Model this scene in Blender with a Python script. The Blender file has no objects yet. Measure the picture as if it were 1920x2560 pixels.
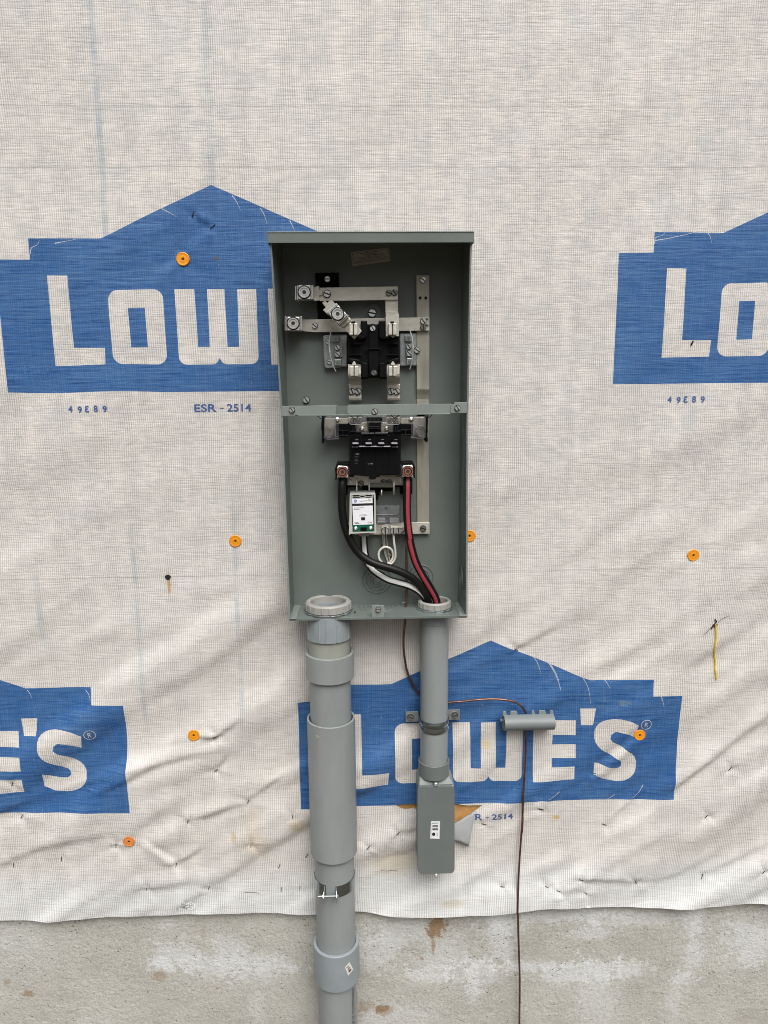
import bpy, math, random
import numpy as np
from mathutils import Vector, Matrix
from mathutils.geometry import delaunay_2d_cdt
random.seed(7)
PI = math.pi
scene = bpy.context.scene
COL = scene.collection

# ------------------------------------------------------------------ camera
CAM = np.array([0.0, -1.5, 1.75])
FPX = 1775.0
TILT, YAW, ROLL = math.radians(10.3), math.radians(1.75), math.radians(-0.5)
def _rx(a):
    c, s = math.cos(a), math.sin(a); return np.array([[1, 0, 0], [0, c, -s], [0, s, c]])
def _rz(a):
    c, s = math.cos(a), math.sin(a); return np.array([[c, -s, 0], [s, c, 0], [0, 0, 1]])
RC = _rz(-YAW) @ _rx(PI/2 - TILT) @ _rz(ROLL)
cd = bpy.data.cameras.new('camera'); cam = bpy.data.objects.new('camera', cd); COL.objects.link(cam)
cd.sensor_fit = 'VERTICAL'; cd.sensor_height = 36.0; cd.sensor_width = 27.0
cd.lens = FPX/2560*36.0; cd.clip_start = 0.02; cd.clip_end = 400
M4 = Matrix.Identity(4)
for i in range(3):
    for j in range(3): M4[i][j] = RC[i, j]
M4.translation = Vector(CAM); cam.matrix_world = M4
scene.camera = cam

# ------------------------------------------------------------------ sky, sun, exposure
SUN_EL, SUN_AZ = math.radians(54), math.radians(14)     # azimuth: toward +x from straight behind the viewer
w = bpy.data.worlds.new('World'); scene.world = w; w.use_nodes = True
nt = w.node_tree; nt.nodes.clear()
out = nt.nodes.new('ShaderNodeOutputWorld'); bg = nt.nodes.new('ShaderNodeBackground')
sky = nt.nodes.new('ShaderNodeTexSky'); sky.sky_type = 'NISHITA'; sky.sun_disc = False
sky.sun_elevation = SUN_EL; sky.sun_rotation = PI - SUN_AZ
sky.air_density = 1.0; sky.dust_density = 5.0; sky.ozone_density = 1.0
hs = nt.nodes.new('ShaderNodeHueSaturation'); hs.inputs['Saturation'].default_value = 0.22
nt.links.new(sky.outputs[0], hs.inputs['Color']); nt.links.new(hs.outputs[0], bg.inputs[0])
tc = nt.nodes.new('ShaderNodeTexCoord'); sz = nt.nodes.new('ShaderNodeSeparateXYZ'); nt.links.new(tc.outputs['Generated'], sz.inputs[0])
mr = nt.nodes.new('ShaderNodeMapRange'); mr.inputs[1].default_value = 0; mr.inputs[2].default_value = 1; mr.inputs[3].default_value = .12; mr.inputs[4].default_value = 1.5
nt.links.new(sz.outputs[2], mr.inputs[0]); vm = nt.nodes.new('ShaderNodeVectorMath'); vm.operation = 'SCALE'      # overcast: brightest overhead
nt.links.new(hs.outputs[0], vm.inputs[0]); nt.links.new(mr.outputs[0], vm.inputs['Scale']); nt.links.new(vm.outputs[0], bg.inputs[0])
bg.inputs[1].default_value = 0.115; nt.links.new(bg.outputs[0], out.inputs[0])
sd = bpy.data.lights.new('sun', 'SUN'); sd.energy = 1.5; sd.angle = math.radians(42); sd.color = (1, .97, .93)
so = bpy.data.objects.new('sun', sd); COL.objects.link(so)
sdir = Vector((math.sin(SUN_AZ)*math.cos(SUN_EL), -math.cos(SUN_AZ)*math.cos(SUN_EL), math.sin(SUN_EL)))
so.rotation_euler = sdir.to_track_quat('Z', 'Y').to_euler(); so.location = sdir*8
scene.view_settings.view_transform = 'Standard'; scene.view_settings.look = 'None'
scene.cycles.filter_width = 0.95
scene.view_settings.exposure = 0.55; scene.view_settings.gamma = 1

# ------------------------------------------------------------------ measuring: picture measurements -> true position on the plane d metres off the wall
def P(x, y, d=0.0):
    v = RC @ np.array([(x-960)/FPX, -(y-1280)/FPX, -1.0]); t = (-d - CAM[1])/v[1]
    return Vector((CAM + t*v).tolist())
def frame(ox, oy, s): return lambda x, y: (ox + x/s, oy + y/s)
A = frame(660, 560, 3.0722); B = frame(660, 1000, 3.0722); Cc = frame(780, 1140, 5.184)
D = frame(780, 1020, 5.184); Ee = frame(700, 1440, 3.318); F = frame(720, 1560, 2.304)
G = frame(1200, 1500, 2.304); H = frame(960, 2200, 1.728); K = frame(700, 2080, 4.607)
L = frame(980, 1840, 5.821); Mm = frame(0, 1600, 2.37); Nn = frame(0, 440, 2.074)
S9 = frame(870, 1220, 15.8); BR = frame(1240, 1740, 10.37)

# ------------------------------------------------------------------ materials
def mat(name, col, rough=.5, metal=0.0, nscale=0, namp=0.0, bump=0.0, bscale=200, alpha=1.0, trans=0.0, spec=.5, stretch=None, ior=1.45, rvar=0.0):
    m = bpy.data.materials.new(name); m.use_nodes = True; t = m.node_tree; b = t.nodes['Principled BSDF']
    b.inputs['Roughness'].default_value = rough; b.inputs['Metallic'].default_value = metal
    b.inputs['Specular IOR Level'].default_value = spec; b.inputs['IOR'].default_value = ior
    if trans: b.inputs['Transmission Weight'].default_value = trans
    if alpha < 1: b.inputs['Alpha'].default_value = alpha
    geo = t.nodes.new('ShaderNodeNewGeometry')
    mp = t.nodes.new('ShaderNodeMapping'); t.links.new(geo.outputs['Position'], mp.inputs[0])
    if stretch: mp.inputs['Scale'].default_value = stretch
    if nscale:
        n = t.nodes.new('ShaderNodeTexNoise'); n.inputs['Scale'].default_value = nscale; n.inputs['Detail'].default_value = 6
        n.inputs['Roughness'].default_value = .65
        t.links.new(mp.outputs[0], n.inputs['Vector'])
        r = t.nodes.new('ShaderNodeMapRange'); r.inputs[1].default_value = .3; r.inputs[2].default_value = .7
        r.inputs[3].default_value = 1-namp; r.inputs[4].default_value = 1+namp
        t.links.new(n.outputs[0], r.inputs[0])
        v = t.nodes.new('ShaderNodeVectorMath'); v.operation = 'SCALE'; v.inputs[0].default_value = col
        t.links.new(r.outputs[0], v.inputs['Scale']); t.links.new(v.outputs[0], b.inputs['Base Color'])
        if rvar:
            r2 = t.nodes.new('ShaderNodeMapRange'); r2.inputs[1].default_value = .3; r2.inputs[2].default_value = .7
            r2.inputs[3].default_value = rough-rvar; r2.inputs[4].default_value = rough+rvar
            t.links.new(n.outputs[0], r2.inputs[0]); t.links.new(r2.outputs[0], b.inputs['Roughness'])
    else: b.inputs['Base Color'].default_value = (*col, 1)
    if bump:
        n2 = t.nodes.new('ShaderNodeTexNoise'); n2.inputs['Scale'].default_value = bscale; n2.inputs['Detail'].default_value = 3
        t.links.new(mp.outputs[0], n2.inputs['Vector'])
        bp = t.nodes.new('ShaderNodeBump'); bp.inputs['Strength'].default_value = bump; bp.inputs['Distance'].default_value = .001
        t.links.new(n2.outputs[0], bp.inputs['Height']); t.links.new(bp.outputs[0], b.inputs['Normal'])
    return m
PAINT = mat('grey_green_enamel', (.128, .148, .138), .36, 0, 5, .11, .12, 260, rvar=.10)
PAINTL = mat('lit_enamel', (.19, .215, .202), .35, 0, 30, .08)  # lighter copy of the enamel: paints in the lit bar and lip highlights
TIN = mat('tinned_aluminium', (.56, .54, .475), .42, .4, 60, .16, .1, 500, stretch=(.35, 1, 1), rvar=.1)
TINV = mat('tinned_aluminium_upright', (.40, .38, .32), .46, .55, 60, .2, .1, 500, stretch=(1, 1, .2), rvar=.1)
LUG = mat('machined_aluminium', (.66, .66, .65), .33, .75, 120, .06, rvar=.05)
GALV = mat('galvanised_steel', (.30, .33, .33), .42, .6, 50, .15, rvar=.08)
ZINC = mat('zinc_plate', (.55, .60, .61), .22, .92, 60, .1)
SCREW = mat('steel_screw', (.68, .69, .67), .33, .8, 200, .12)
DKSCREW = mat('dull_screw', (.20, .21, .18), .4, .7, 200, .2)
SPRING = mat('pale_spring', (.50, .52, .50), .35, .2)
SLOTSHADE = mat('screw_slot_shade', (.035, .035, .032), .55, .3)  # painted shade for the slots, sockets and outlines of screw heads
BLACK = mat('black_moulding', (.0045, .0045, .005), .45, 0, 40, .2, spec=.12)
BLACKM = mat('black_matt', (.003, .003, .003), .7, spec=.08)
SMOKE = mat('smoky_clear_plastic', (.20, .19, .22), .12, 0, alpha=.18, spec=.9)
CLEAR = mat('clear_plastic', (.7, .72, .72), .08, 0, alpha=.16, spec=.8)
PVC = mat('grey_pvc', (.235, .255, .253), .42, 0, 14, .12, .06, 400, stretch=(1, 1, .22), rvar=.10)
PVCB = mat('blue_grey_pvc', (.235, .265, .28), .40, 0, 16, .10, .05, 400, rvar=.06)
PVCW = mat('primer_stained_pvc', (.255, .265, .235), .5, 0, 25, .14, stretch=(1.2, 1, .25))
PVCD = mat('dark_grey_pvc', (.130, .146, .143), .42, 0, 12, .05, .04, 500, rvar=.05)
BUSH = mat('grey_bushing', (.30, .295, .275), .45, 0, 30, .06)
BRIDGE = mat('grey_nylon', (.155, .175, .178), .45, 0, 30, .06)
COPPER = mat('copper', (.80, .36, .29), .3, .95, 80, .2)
COPPERD = mat('weathered_copper', (.205, .112, .085), .33, .85, 40, .35, rvar=.08)
BLKW = mat('black_insulation', (.006, .006, .006), .42, 0, 60, .2, spec=.3)
REDW = mat('red_stripe', (.30, .038, .055), .42, 0, 60, .1)
WHTW = mat('white_stripe', (.74, .74, .72), .4, 0, 60, .06)
WHITE = mat('white_wire', (.68, .655, .58), .42, 0, 60, .06)
PAPER = mat('label_paper', (.72, .73, .76), .5, 0, 40, .04)
PAPERD = mat('old_sticker', (.36, .35, .29), .5, 0, 40, .12)
INKB = mat('black_print', (.015, .015, .018), .5)
BLUEP = mat('blue_print', (.07, .17, .45), .5)
GREENP = mat('green_board', (.004, .085, .052), .35, 0, 60, .3)
GREENM = mat('green_marker', (.012, .06, .02), .6)
CAPO = mat('orange_plastic', (.72, .27, .012), .42, 0, 60, .06)
CAPP = mat('salmon_plastic', (.62, .215, .055), .42, 0, 60, .06)
STRAP = mat('strap_dark_reflections', (.30, .34, .35), .15, .95, 70, .45, .35, 120, stretch=(.2, .2, 4))  # dark reflections put into the base colour as streaks
STAPLE = mat('dull_staple', (.03, .03, .03), .5, .3)
SHEATH = mat('orange_sheathing', (.46, .25, .085), .75, 0, 60, .2, .3, 300)
FLAP = mat('wrap_underside', (.31, .32, .325), .6, 0, 40, .07, .2, 400)
LIGHTP = mat('clear_grey_frame', (.36, .37, .35), .3, 0, 60, .05)
PINV = mat('grey_violet_handle', (.30, .29, .33), .4)
YELLOW = mat('yellow_drip', (.66, .46, .03), .4, 0, 90, .35)
SOIL = mat('bare_soil', (.075, .06, .042), .95, 0, 3, .3, .8, 30)
HOLEM = mat('dark_hole', (.01, .008, .006), .8)

def tree(m):
    t = m.node_tree
    def N(kind, **kw):
        n = t.nodes.new(kind)
        for k, v in kw.items(): setattr(n, k, v)
        return n
    def mathn(op, a, b=None, c=None, clamp=False):
        n = N('ShaderNodeMath', operation=op, use_clamp=clamp)
        for i, v in enumerate((a, b, c)):
            if v is None: continue
            if isinstance(v, (int, float)): n.inputs[i].default_value = v
            else: t.links.new(v, n.inputs[i])
        return n.outputs[0]
    def noise(vec, scale, detail=4, rough=.6, stretch=None):
        if stretch:
            mp = N('ShaderNodeMapping'); mp.inputs['Scale'].default_value = stretch; t.links.new(vec, mp.inputs[0]); vec = mp.outputs[0]
        n = N('ShaderNodeTexNoise'); n.inputs['Scale'].default_value = scale; n.inputs['Detail'].default_value = detail
        n.inputs['Roughness'].default_value = rough; t.links.new(vec, n.inputs['Vector']); return n.outputs[0]
    def rng(v, a, b, c=0., d=1., smooth=False):
        n = N('ShaderNodeMapRange'); n.clamp = True
        if smooth: n.interpolation_type = 'SMOOTHSTEP'
        for i, q in enumerate((a, b, c, d)): n.inputs[1+i].default_value = q
        t.links.new(v, n.inputs[0]); return n.outputs[0]
    def mix(f, a, b):
        n = N('ShaderNodeMix', data_type='RGBA')
        if isinstance(f, (int, float)): n.inputs[0].default_value = f
        else: t.links.new(f, n.inputs[0])
        for i, v in ((6, a), (7, b)):
            if isinstance(v, tuple): n.inputs[i].default_value = (*v, 1)
            else: t.links.new(v, n.inputs[i])
        return n.outputs[2]
    def blob(X, Z, cx, cz, rx, rz, nz, namp=.6, soft=.25):
        u = mathn('DIVIDE', mathn('SUBTRACT', X, cx), rx); v = mathn('DIVIDE', mathn('SUBTRACT', Z, cz), rz)
        d = mathn('SQRT', mathn('ADD', mathn('MULTIPLY', u, u), mathn('MULTIPLY', v, v)))
        d = mathn('ADD', d, mathn('MULTIPLY', mathn('SUBTRACT', nz, .5), namp*3))
        return rng(d, 1+soft, 1-soft, 0, 1, True)
    return t, N, mathn, noise, rng, mix, blob

def wrap_material(name, ink):
    m = bpy.data.materials.new(name); m.use_nodes = True
    t, N, mt, noise, rng, mix, blob = tree(m); b = t.nodes['Principled BSDF']
    geo = N('ShaderNodeNewGeometry'); pos = geo.outputs['Position']
    sx = N('ShaderNodeSeparateXYZ'); t.links.new(pos, sx.inputs[0]); X, Z = sx.outputs[0], sx.outputs[2]
    wob = mt('MULTIPLY', mt('SUBTRACT', noise(pos, 2.3, 2), .5), .030)
    xs = mt('ADD', X, wob)
    # woven threads: dark hairlines running up the sheet, unequal in strength
    fr = mt('FRACT', mt('DIVIDE', xs, .0043))
    tri = mt('ABSOLUTE', mt('SUBTRACT', fr, .5))
    thread = rng(tri, .12, .30, 1, 0, True)
    fr2 = mt('ABSOLUTE', mt('SUBTRACT', mt('FRACT', mt('DIVIDE', xs, .0086)), .5))
    var = noise(pos, 30, 3, .6, (1, 1, .12))
    thread = mt('MULTIPLY', thread, rng(var, .3, .7, .35, 1.0))
    thread = mt('MULTIPLY', thread, rng(fr2, 0, .5, .62, 1.0))
    weft = rng(noise(pos, 300, 2, .5, (.05, .05, 1)), .45, .62, 0, 1)
    mott = noise(pos, 24, 5, .66, (1, 1, 1.0))
    mott2 = noise(pos, 62, 4, .6, (.8, 1, 1.2))
    grey = rng(mt('ADD', mt('MULTIPLY', mott, .5), mt('MULTIPLY', mott2, .5)), .42, .58, 0, 1, True)
    big = noise(pos, 3.2, 3)
    if not ink:
        warm = mix(rng(big, .35, .65), (.65, .608, .562), (.65, .625, .59))
        up = rng(Z, 1.15, 1.6, .5, 1)
        col = mix(mt('MULTIPLY', mt('MULTIPLY', grey, up), .5), warm, (.455, .455, .45))
        blu = rng(noise(pos, 12, 4, .6, (1, 1, .6)), .55, .68, 0, .16)
        col = mix(mt('MULTIPLY', blu, up), col, (.37, .42, .45))
        # the strip below the sheathing hangs over concrete and shows whiter
        low = rng(mt('ADD', Z, mt('MULTIPLY', mt('SUBTRACT', big, .5), .14)), .655, .575, 0, 1, True)
        col = mix(mt('MULTIPLY', low, .62), col, (.70, .73, .73))
        col = mix(mt('MULTIPLY', thread, .72), col, (.215, .215, .225))
        col = mix(mt('MULTIPLY', weft, .06), col, (.36, .34, .33))
        # printed lines of the sheathing board faintly showing through
        for (cx, wdt, z0, z1, st) in ((-.497, .0055, 1.9, 2.9, .5), (-.493, .0045, .95, 1.5, .38), (-.276, .005, .95, 1.55, .36), (-.285, .006, 2.0, 2.9, .22), (-.70, .006, 1.15, 1.45, .3), (.14, .005, 2.1, 2.9, .16), (.33, .006, 2.2, 2.9, .12), (.62, .007, 2.1, 2.7, .12)):
            wv = mt('ABSOLUTE', mt('SUBTRACT', mt('ADD', X, mt('MULTIPLY', wob, .4)), cx))
            msk = mt('MULTIPLY', rng(wv, wdt*.6, wdt*1.5, 1, 0, True), mt('MULTIPLY', rng(Z, z0, z0+.1), rng(Z, z1, z1-.1)))
            msk = mt('MULTIPLY', msk, rng(noise(pos, 14, 3), .35, .6, .1, 1))
            col = mix(mt('MULTIPLY', msk, st), col, (.22, .30, .36))
        # fold creases from the roll
        for (cz, st) in ((2.278, .35), (2.168, .42), (1.343, .45), (2.01, .12), (1.70, .1)):
            dz = mt('ABSOLUTE', mt('SUBTRACT', mt('ADD', Z, mt('MULTIPLY', mt('SUBTRACT', big, .5), .008)), cz))
            col = mix(mt('MULTIPLY', rng(dz, .0004, .0016, 1, 0, True), st), col, (.25, .24, .23))
        nz = noise(pos, 26, 4, .65)
        for (c, rx, rz, colr, st) in ((P(640, 2110), .04, .03, (.50, .40, .27), .3), (P(585, 2090), .006, .012, (.42, .28, .12), .5), (P(632, 2065), .02, .05, (.42, .36, .24), .3),
                                      (P(985, 2155), .05, .03, (.45, .38, .22), .35), (P(1390, 2043), .008, .006, (.48, .33, .10), .8), (P(1209, 1860), .016, .012, (.62, .48, .22), .45),
                                      (P(745, 2060), .02, .015, (.4, .3, .14), .5), (P(423, 1458), .0035, .024, (.42, .24, .06), .8), (P(1130, 2250), .03, .01, (.4, .34, .2), .4)):
            col = mix(mt('MULTIPLY', blob(X, Z, c.x, c.z, rx, rz, nz, .35, .5), st), col, colr)
        t.links.new(col, b.inputs['Base Color'])
    else:
        st1 = noise(pos, 260, 3, .7, (.045, .1, 1)); st2 = noise(pos, 240, 3, .7, (1, .1, .05))
        streak = mt('MULTIPLY', rng(st1, .40, .72, 0, 1), rng(noise(pos, 5, 2), .3, .65, .25, 1))
        col = mix(mt('MULTIPLY', streak, .62), (.020, .092, .262), (.125, .25, .43))
        col = mix(mt('MULTIPLY', rng(st2, .45, .75), .22), col, (.13, .24, .45))
        col = mix(mt('MULTIPLY', rng(st1, .42, .28), .75), col, (.010, .040, .15))
        col = mix(mt('MULTIPLY', thread, .34), col, (.012, .045, .16))
        col = mix(mt('MULTIPLY', grey, .12), col, (.10, .15, .25))
        wear = rng(noise(pos, 180, 2, .5), .70, .76, 0, .35)
        col = mix(wear, col, (.3, .4, .55))
        c = P(*Nn(1122, 430)); col = mix(mt('MULTIPLY', blob(X, Z, c.x, c.z, .004, .004, noise(pos, 200, 3), .8, .4), .8), col, (.10, .08, .03))
        c = P(1555, 1752); col = mix(mt('MULTIPLY', blob(X, Z, c.x, c.z, .012, .006, noise(pos, 100, 3), .8, .5), .3), col, (.25, .28, .2))
        t.links.new(col, b.inputs['Base Color'])
    b.inputs['Roughness'].default_value = .5 if ink else .55
    b.inputs['Specular IOR Level'].default_value = .35
    h = mt('ADD', mt('MULTIPLY', thread, -.35), mt('ADD', mt('MULTIPLY', weft, -.25), mt('MULTIPLY', noise(pos, 90, 3, .5, (.5, 1, 1.3)), .6)))
    h = mt('ADD', h, mt('MULTIPLY', noise(pos, 26, 2, .5, (.9, 1, 1.0)), 1.6))
    bp = N('ShaderNodeBump'); bp.inputs['Strength'].default_value = .6; bp.inputs['Distance'].default_value = .0013
    t.links.new(h, bp.inputs['Height']); t.links.new(bp.outputs[0], b.inputs['Normal'])
    return m
WRAP = wrap_material('woven_house_wrap', False); INKM = wrap_material('blue_printed_wrap', True)
TEXTM = mat('navy_print', (.055, .10, .26), .5, 0, 300, .25)

def concrete_material():
    m = bpy.data.materials.new('parged_concrete'); m.use_nodes = True
    t, N, mt, noise, rng, mix, blob = tree(m); b = t.nodes['Principled BSDF']
    geo = N('ShaderNodeNewGeometry'); pos = geo.outputs['Position']
    sx = N('ShaderNodeSeparateXYZ'); t.links.new(pos, sx.inputs[0]); X, Z = sx.outputs[0], sx.outputs[2]
    big = noise(pos, 4, 5, .6); fine = noise(pos, 170, 5, .7); mid = noise(pos, 22, 5, .65)
    col = mix(rng(big, .35, .65), (.385, .378, .340), (.46, .453, .415))
    col = mix(mt('MULTIPLY', rng(fine, .42, .66), .35), col, (.60, .59, .55))
    col = mix(mt('MULTIPLY', rng(mid, .52, .38), .25), col, (.29, .275, .23))
    nz = mt('ADD', mt('MULTIPLY', mid, .5), mt('MULTIPLY', noise(pos, 110, 4, .75), .5))
    grit = noise(pos, 330, 3, .7)
    col = mix(mt('MULTIPLY', rng(grit, .5, .38), .5), col, (.27, .26, .22))
    W_ = (.66, .68, .69)
    for (px, py, rx, rz, st) in ((30, 2370, .10, .07, .35), (430, 2400, .06, .045, .8), (560, 2425, .14, .03, .75), (650, 2440, .06, .03, .6), (560, 2385, .04, .03, .6), (640, 2540, .02, .05, .4), (415, 2325, .02, .02, .5),
                                 (1190, 2440, .05, .03, .7), (1185, 2470, .018, .05, .8), (1260, 2310, .05, .04, .7), (1255, 2350, .03, .07, .7), (1110, 2400, .06, .05, .55), (1070, 2450, .05, .02, .7), (1350, 2425, .10, .014, .9), (1390, 2300, .16, .022, .65), (1480, 2340, .05, .02, .7),
                                 (1480, 2440, .11, .03, .95), (1500, 2500, .05, .08, .5), (1580, 2310, .14, .018, .6), (1745, 2310, .02, .05, .85), (1740, 2400, .025, .05, .7), (1715, 2455, .025, .03, .7), (1690, 2520, .02, .05, .5), (1880, 2370, .06, .06, .8), (1000, 2350, .08, .05, .5), (940, 2390, .05, .05, .6), (960, 2550, .1, .03, .5)):
        c = P(px, py); col = mix(mt('MULTIPLY', blob(X, Z, c.x, c.z, rx, rz, nz, 2.4, .5), st*.6), col, W_)
    for (px, py, rx, rz, st) in ((1095, 2325, .030, .050, 1.1), (1084, 2370, .008, .035, .8), (395, 2450, .026, .020, .6), (540, 2483, .007, .006, .8), (65, 2497, .018, .010, .8), (10, 2465, .009, .012, .5), (910, 2530, .03, .02, .5), (955, 2535, .02, .012, .95), (870, 2545, .05, .03, .4), (505, 2350, .007, .03, .3), (1056, 2408, .006, .006, .8), (963, 2540, .03, .016, .6)):
        c = P(px, py); col = mix(mt('MULTIPLY', blob(X, Z, c.x, c.z, rx*.7, rz*.7, nz, 2.2, .2), st*.8), col, (.25, .155, .07))
    vo = N('ShaderNodeTexVoronoi'); vo.inputs['Scale'].default_value = 95; t.links.new(pos, vo.inputs['Vector'])
    pit = mt('MULTIPLY', rng(vo.outputs['Distance'], .20, .10), rng(noise(pos, 45, 2), .50, .58))
    col = mix(mt('MULTIPLY', pit, .8), col, (.07, .065, .055))
    t.links.new(col, b.inputs['Base Color']); b.inputs['Roughness'].default_value = .92
    h = mt('ADD', mt('MULTIPLY', noise(pos, 200, 5, .75), 1.3), mt('ADD', mt('MULTIPLY', mid, 1.6), mt('MULTIPLY', noise(pos, 95, 4, .65), 2.4)))
    h = mt('ADD', h, mt('MULTIPLY', pit, -1.5))
    bp = N('ShaderNodeBump'); bp.inputs['Strength'].default_value = .7; bp.inputs['Distance'].default_value = .002
    t.links.new(h, bp.inputs['Height']); t.links.new(bp.outputs[0], b.inputs['Normal'])
    return m
CONC = concrete_material()

# ------------------------------------------------------------------ objects
WPOS = {}
def tag(o, label=None, cat=None, group=None, kind=None):
    if label: o['label'] = label
    if cat: o['category'] = cat
    if group: o['group'] = group
    if kind: o['kind'] = kind
    return o
def thing(name, label, cat, loc, group=None):
    o = bpy.data.objects.new(name, None); o.empty_display_size = .02; COL.objects.link(o)
    o.location = loc; WPOS[o] = Vector(loc); return tag(o, label, cat, group)
class MB:
    def __init__(s): s.v, s.f, s.m, s.sm = [], [], [], []
    def add(s, verts, faces, m=0, smooth=False):
        k = len(s.v); s.v += [Vector(q) for q in verts]
        for f in faces:
            s.f.append([k+i for i in f]); s.m.append(m); s.sm.append(smooth)
        return s
    def hull8(s, a, b, m=0):   # a, b: two quads
        return s.add(list(a)+list(b), [(0, 1, 2, 3), (7, 6, 5, 4), (0, 4, 5, 1), (1, 5, 6, 2), (2, 6, 7, 3), (3, 7, 4, 0)], m)
    def box(s, x0, x1, y0, y1, z0, z1, m=0):
        return s.hull8([(x0, y0, z0), (x1, y0, z0), (x1, y0, z1), (x0, y0, z1)], [(x0, y1, z0), (x1, y1, z0), (x1, y1, z1), (x0, y1, z1)], m)
    def prism(s, pts, off, m=0, smooth=False):
        n = len(pts); pts = [Vector(p) for p in pts]; back = [p+Vector(off) for p in pts]
        s.add(pts+back, [tuple(range(n)), tuple(range(2*n-1, n-1, -1))], m)
        s.add(pts+back, [(i, i+n, (i+1) % n+n, (i+1) % n) for i in range(n)], m, smooth); return s
    def slab(s, poly, d0, d1, fr=None, m=0):   # outline measured at the front plane d1, going back to d0
        q = [P(*(fr(*p) if fr else p), d1) for p in poly]; return s.prism(q, (0, d1-d0, 0), m)
    def rect(s, x0, y0, x1, y1, d0, d1, fr=None, m=0): return s.slab([(x0, y0), (x1, y0), (x1, y1), (x0, y1)], d0, d1, fr, m)
    def cyl(s, c, ax, r, h, n=24, m=0, r2=None, cap=True, rot=0):
        c = Vector(c); ax = Vector(ax).normalized(); u = ax.orthogonal().normalized()
        if abs(ax.y) > .9: u = Vector((1, 0, 0))
        w_ = ax.cross(u); r2 = r if r2 is None else r2
        a = [c+(u*math.cos(2*PI*i/n+rot)+w_*math.sin(2*PI*i/n+rot))*r for i in range(n)]
        b = [c+ax*h+(u*math.cos(2*PI*i/n+rot)+w_*math.sin(2*PI*i/n+rot))*r2 for i in range(n)]
        s.add(a+b, [(i, (i+1) % n, (i+1) % n+n, i+n) for i in range(n)], m, n > 8)
        if cap: s.add(a+b, [tuple(range(n-1, -1, -1)), tuple(range(n, 2*n))], m)
        return s
    def lathe(s, cx, cy, prof, n=64, m=0, close=True):
        k = len(prof); v = []
        for (r, z) in prof: v += [(cx+r*math.cos(2*PI*i/n), cy+r*math.sin(2*PI*i/n), z) for i in range(n)]
        f = []; e = k if close else k-1
        for j in range(e):
            for i in range(n):
                a, b = j*n+i, j*n+(i+1) % n; c, d_ = ((j+1) % k)*n+(i+1) % n, ((j+1) % k)*n+i
                f.append((a, b, c, d_))
        return s.add(v, f, m, True)
    def tube(s, pts, r, n=12, m=0, stripe=None, caps=True):
        pts = [Vector(p) for p in pts]; k = len(pts)
        tg = [(pts[min(i+1, k-1)]-pts[max(i-1, 0)]).normalized() for i in range(k)]
        u = Vector((0, -1, 0)) - tg[0]*Vector((0, -1, 0)).dot(tg[0])
        if u.length < .1: u = tg[0].orthogonal()
        u.normalize(); rings = []
        for i in range(k):
            ref = Vector((0, -1, 0)); uu = ref - tg[i]*ref.dot(tg[i])
            if uu.length < .25: uu = u - tg[i]*u.dot(tg[i])
            u = uu.normalized(); w_ = tg[i].cross(u); rr = r[i] if isinstance(r, (list, tuple)) else r
            rings += [pts[i]+(u*math.cos(2*PI*j/n)+w_*math.sin(2*PI*j/n))*rr for j in range(n)]
        base = len(s.v); s.v += rings
        for i in range(k-1):
            for j in range(n):
                a, b = i*n+j, i*n+(j+1) % n
                mm = m
                if stripe:
                    half, sm_, twist = stripe
                    ang = ((j+.5)/n*360 - (twist(i/(k-1)) if callable(twist) else twist) + 180) % 360 - 180
                    if abs(ang) < half: mm = sm_
                s.f.append([base+a, base+b, base+b+n, base+a+n]); s.m.append(mm); s.sm.append(True)
        if caps:
            s.f.append([base+j for j in range(n)][::-1]); s.m.append(m); s.sm.append(False)
            s.f.append([base+(k-1)*n+j for j in range(n)]); s.m.append(m); s.sm.append(False)
        return s
    def build(s, name, mats, parent=None, bevel=0, label=None, seg=2):
        if not isinstance(mats, (list, tuple)): mats = [mats]
        lo = Vector((min(v.x for v in s.v), min(v.y for v in s.v), min(v.z for v in s.v)))
        hi = Vector((max(v.x for v in s.v), max(v.y for v in s.v), max(v.z for v in s.v)))
        c = (lo+hi)/2
        if parent is None: c.z = lo.z
        me = bpy.data.meshes.new(name); me.from_pydata([v-c for v in s.v], [], s.f)
        for q in mats: me.materials.append(q)
        me.polygons.foreach_set('material_index', s.m); me.polygons.foreach_set('use_smooth', s.sm); me.update()
        import bmesh
        bm = bmesh.new(); bm.from_mesh(me); bmesh.ops.remove_doubles(bm, verts=bm.verts, dist=1e-6); bmesh.ops.recalc_face_normals(bm, faces=bm.faces)
        for e in bm.edges:
            if len(e.link_faces) == 2 and e.calc_face_angle(0) > math.radians(38): e.smooth = False
        bm.to_mesh(me); bm.free()
        o = bpy.data.objects.new(name, me); COL.objects.link(o); WPOS[o] = c
        if parent is not None: o.parent = parent; o.location = c-WPOS[parent]
        else: o.location = c
        if bevel:
            b = o.modifiers.new('bevel', 'BEVEL'); b.width = bevel; b.segments = seg; b.limit_method = 'ANGLE'; b.angle_limit = math.radians(40)
        if label: o['label'] = label
        return o
def spline(pts, n=10):
    p = [Vector(q) for q in pts]; p = [p[0]*2-p[1]]+p+[p[-1]*2-p[-2]]; o = []
    for i in range(1, len(p)-2):
        for j in range(n):
            t = j/n; a, b, c, d = p[i-1:i+3]
            o.append(.5*((2*b)+(c-a)*t+(2*a-5*b+4*c-d)*t*t+(3*b-a-3*c+d)*t**3))
    o.append(p[-2]); return o
def PP(pts, fr): return [P(*fr(q[0], q[1]), q[2]) for q in pts]
def arcp(cx, cy, rx, ry, a0, a1, n): return [(cx+rx*math.cos(math.radians(a0+(a1-a0)*i/n)), cy+ry*math.sin(math.radians(a0+(a1-a0)*i/n))) for i in range(n+1)]
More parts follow.
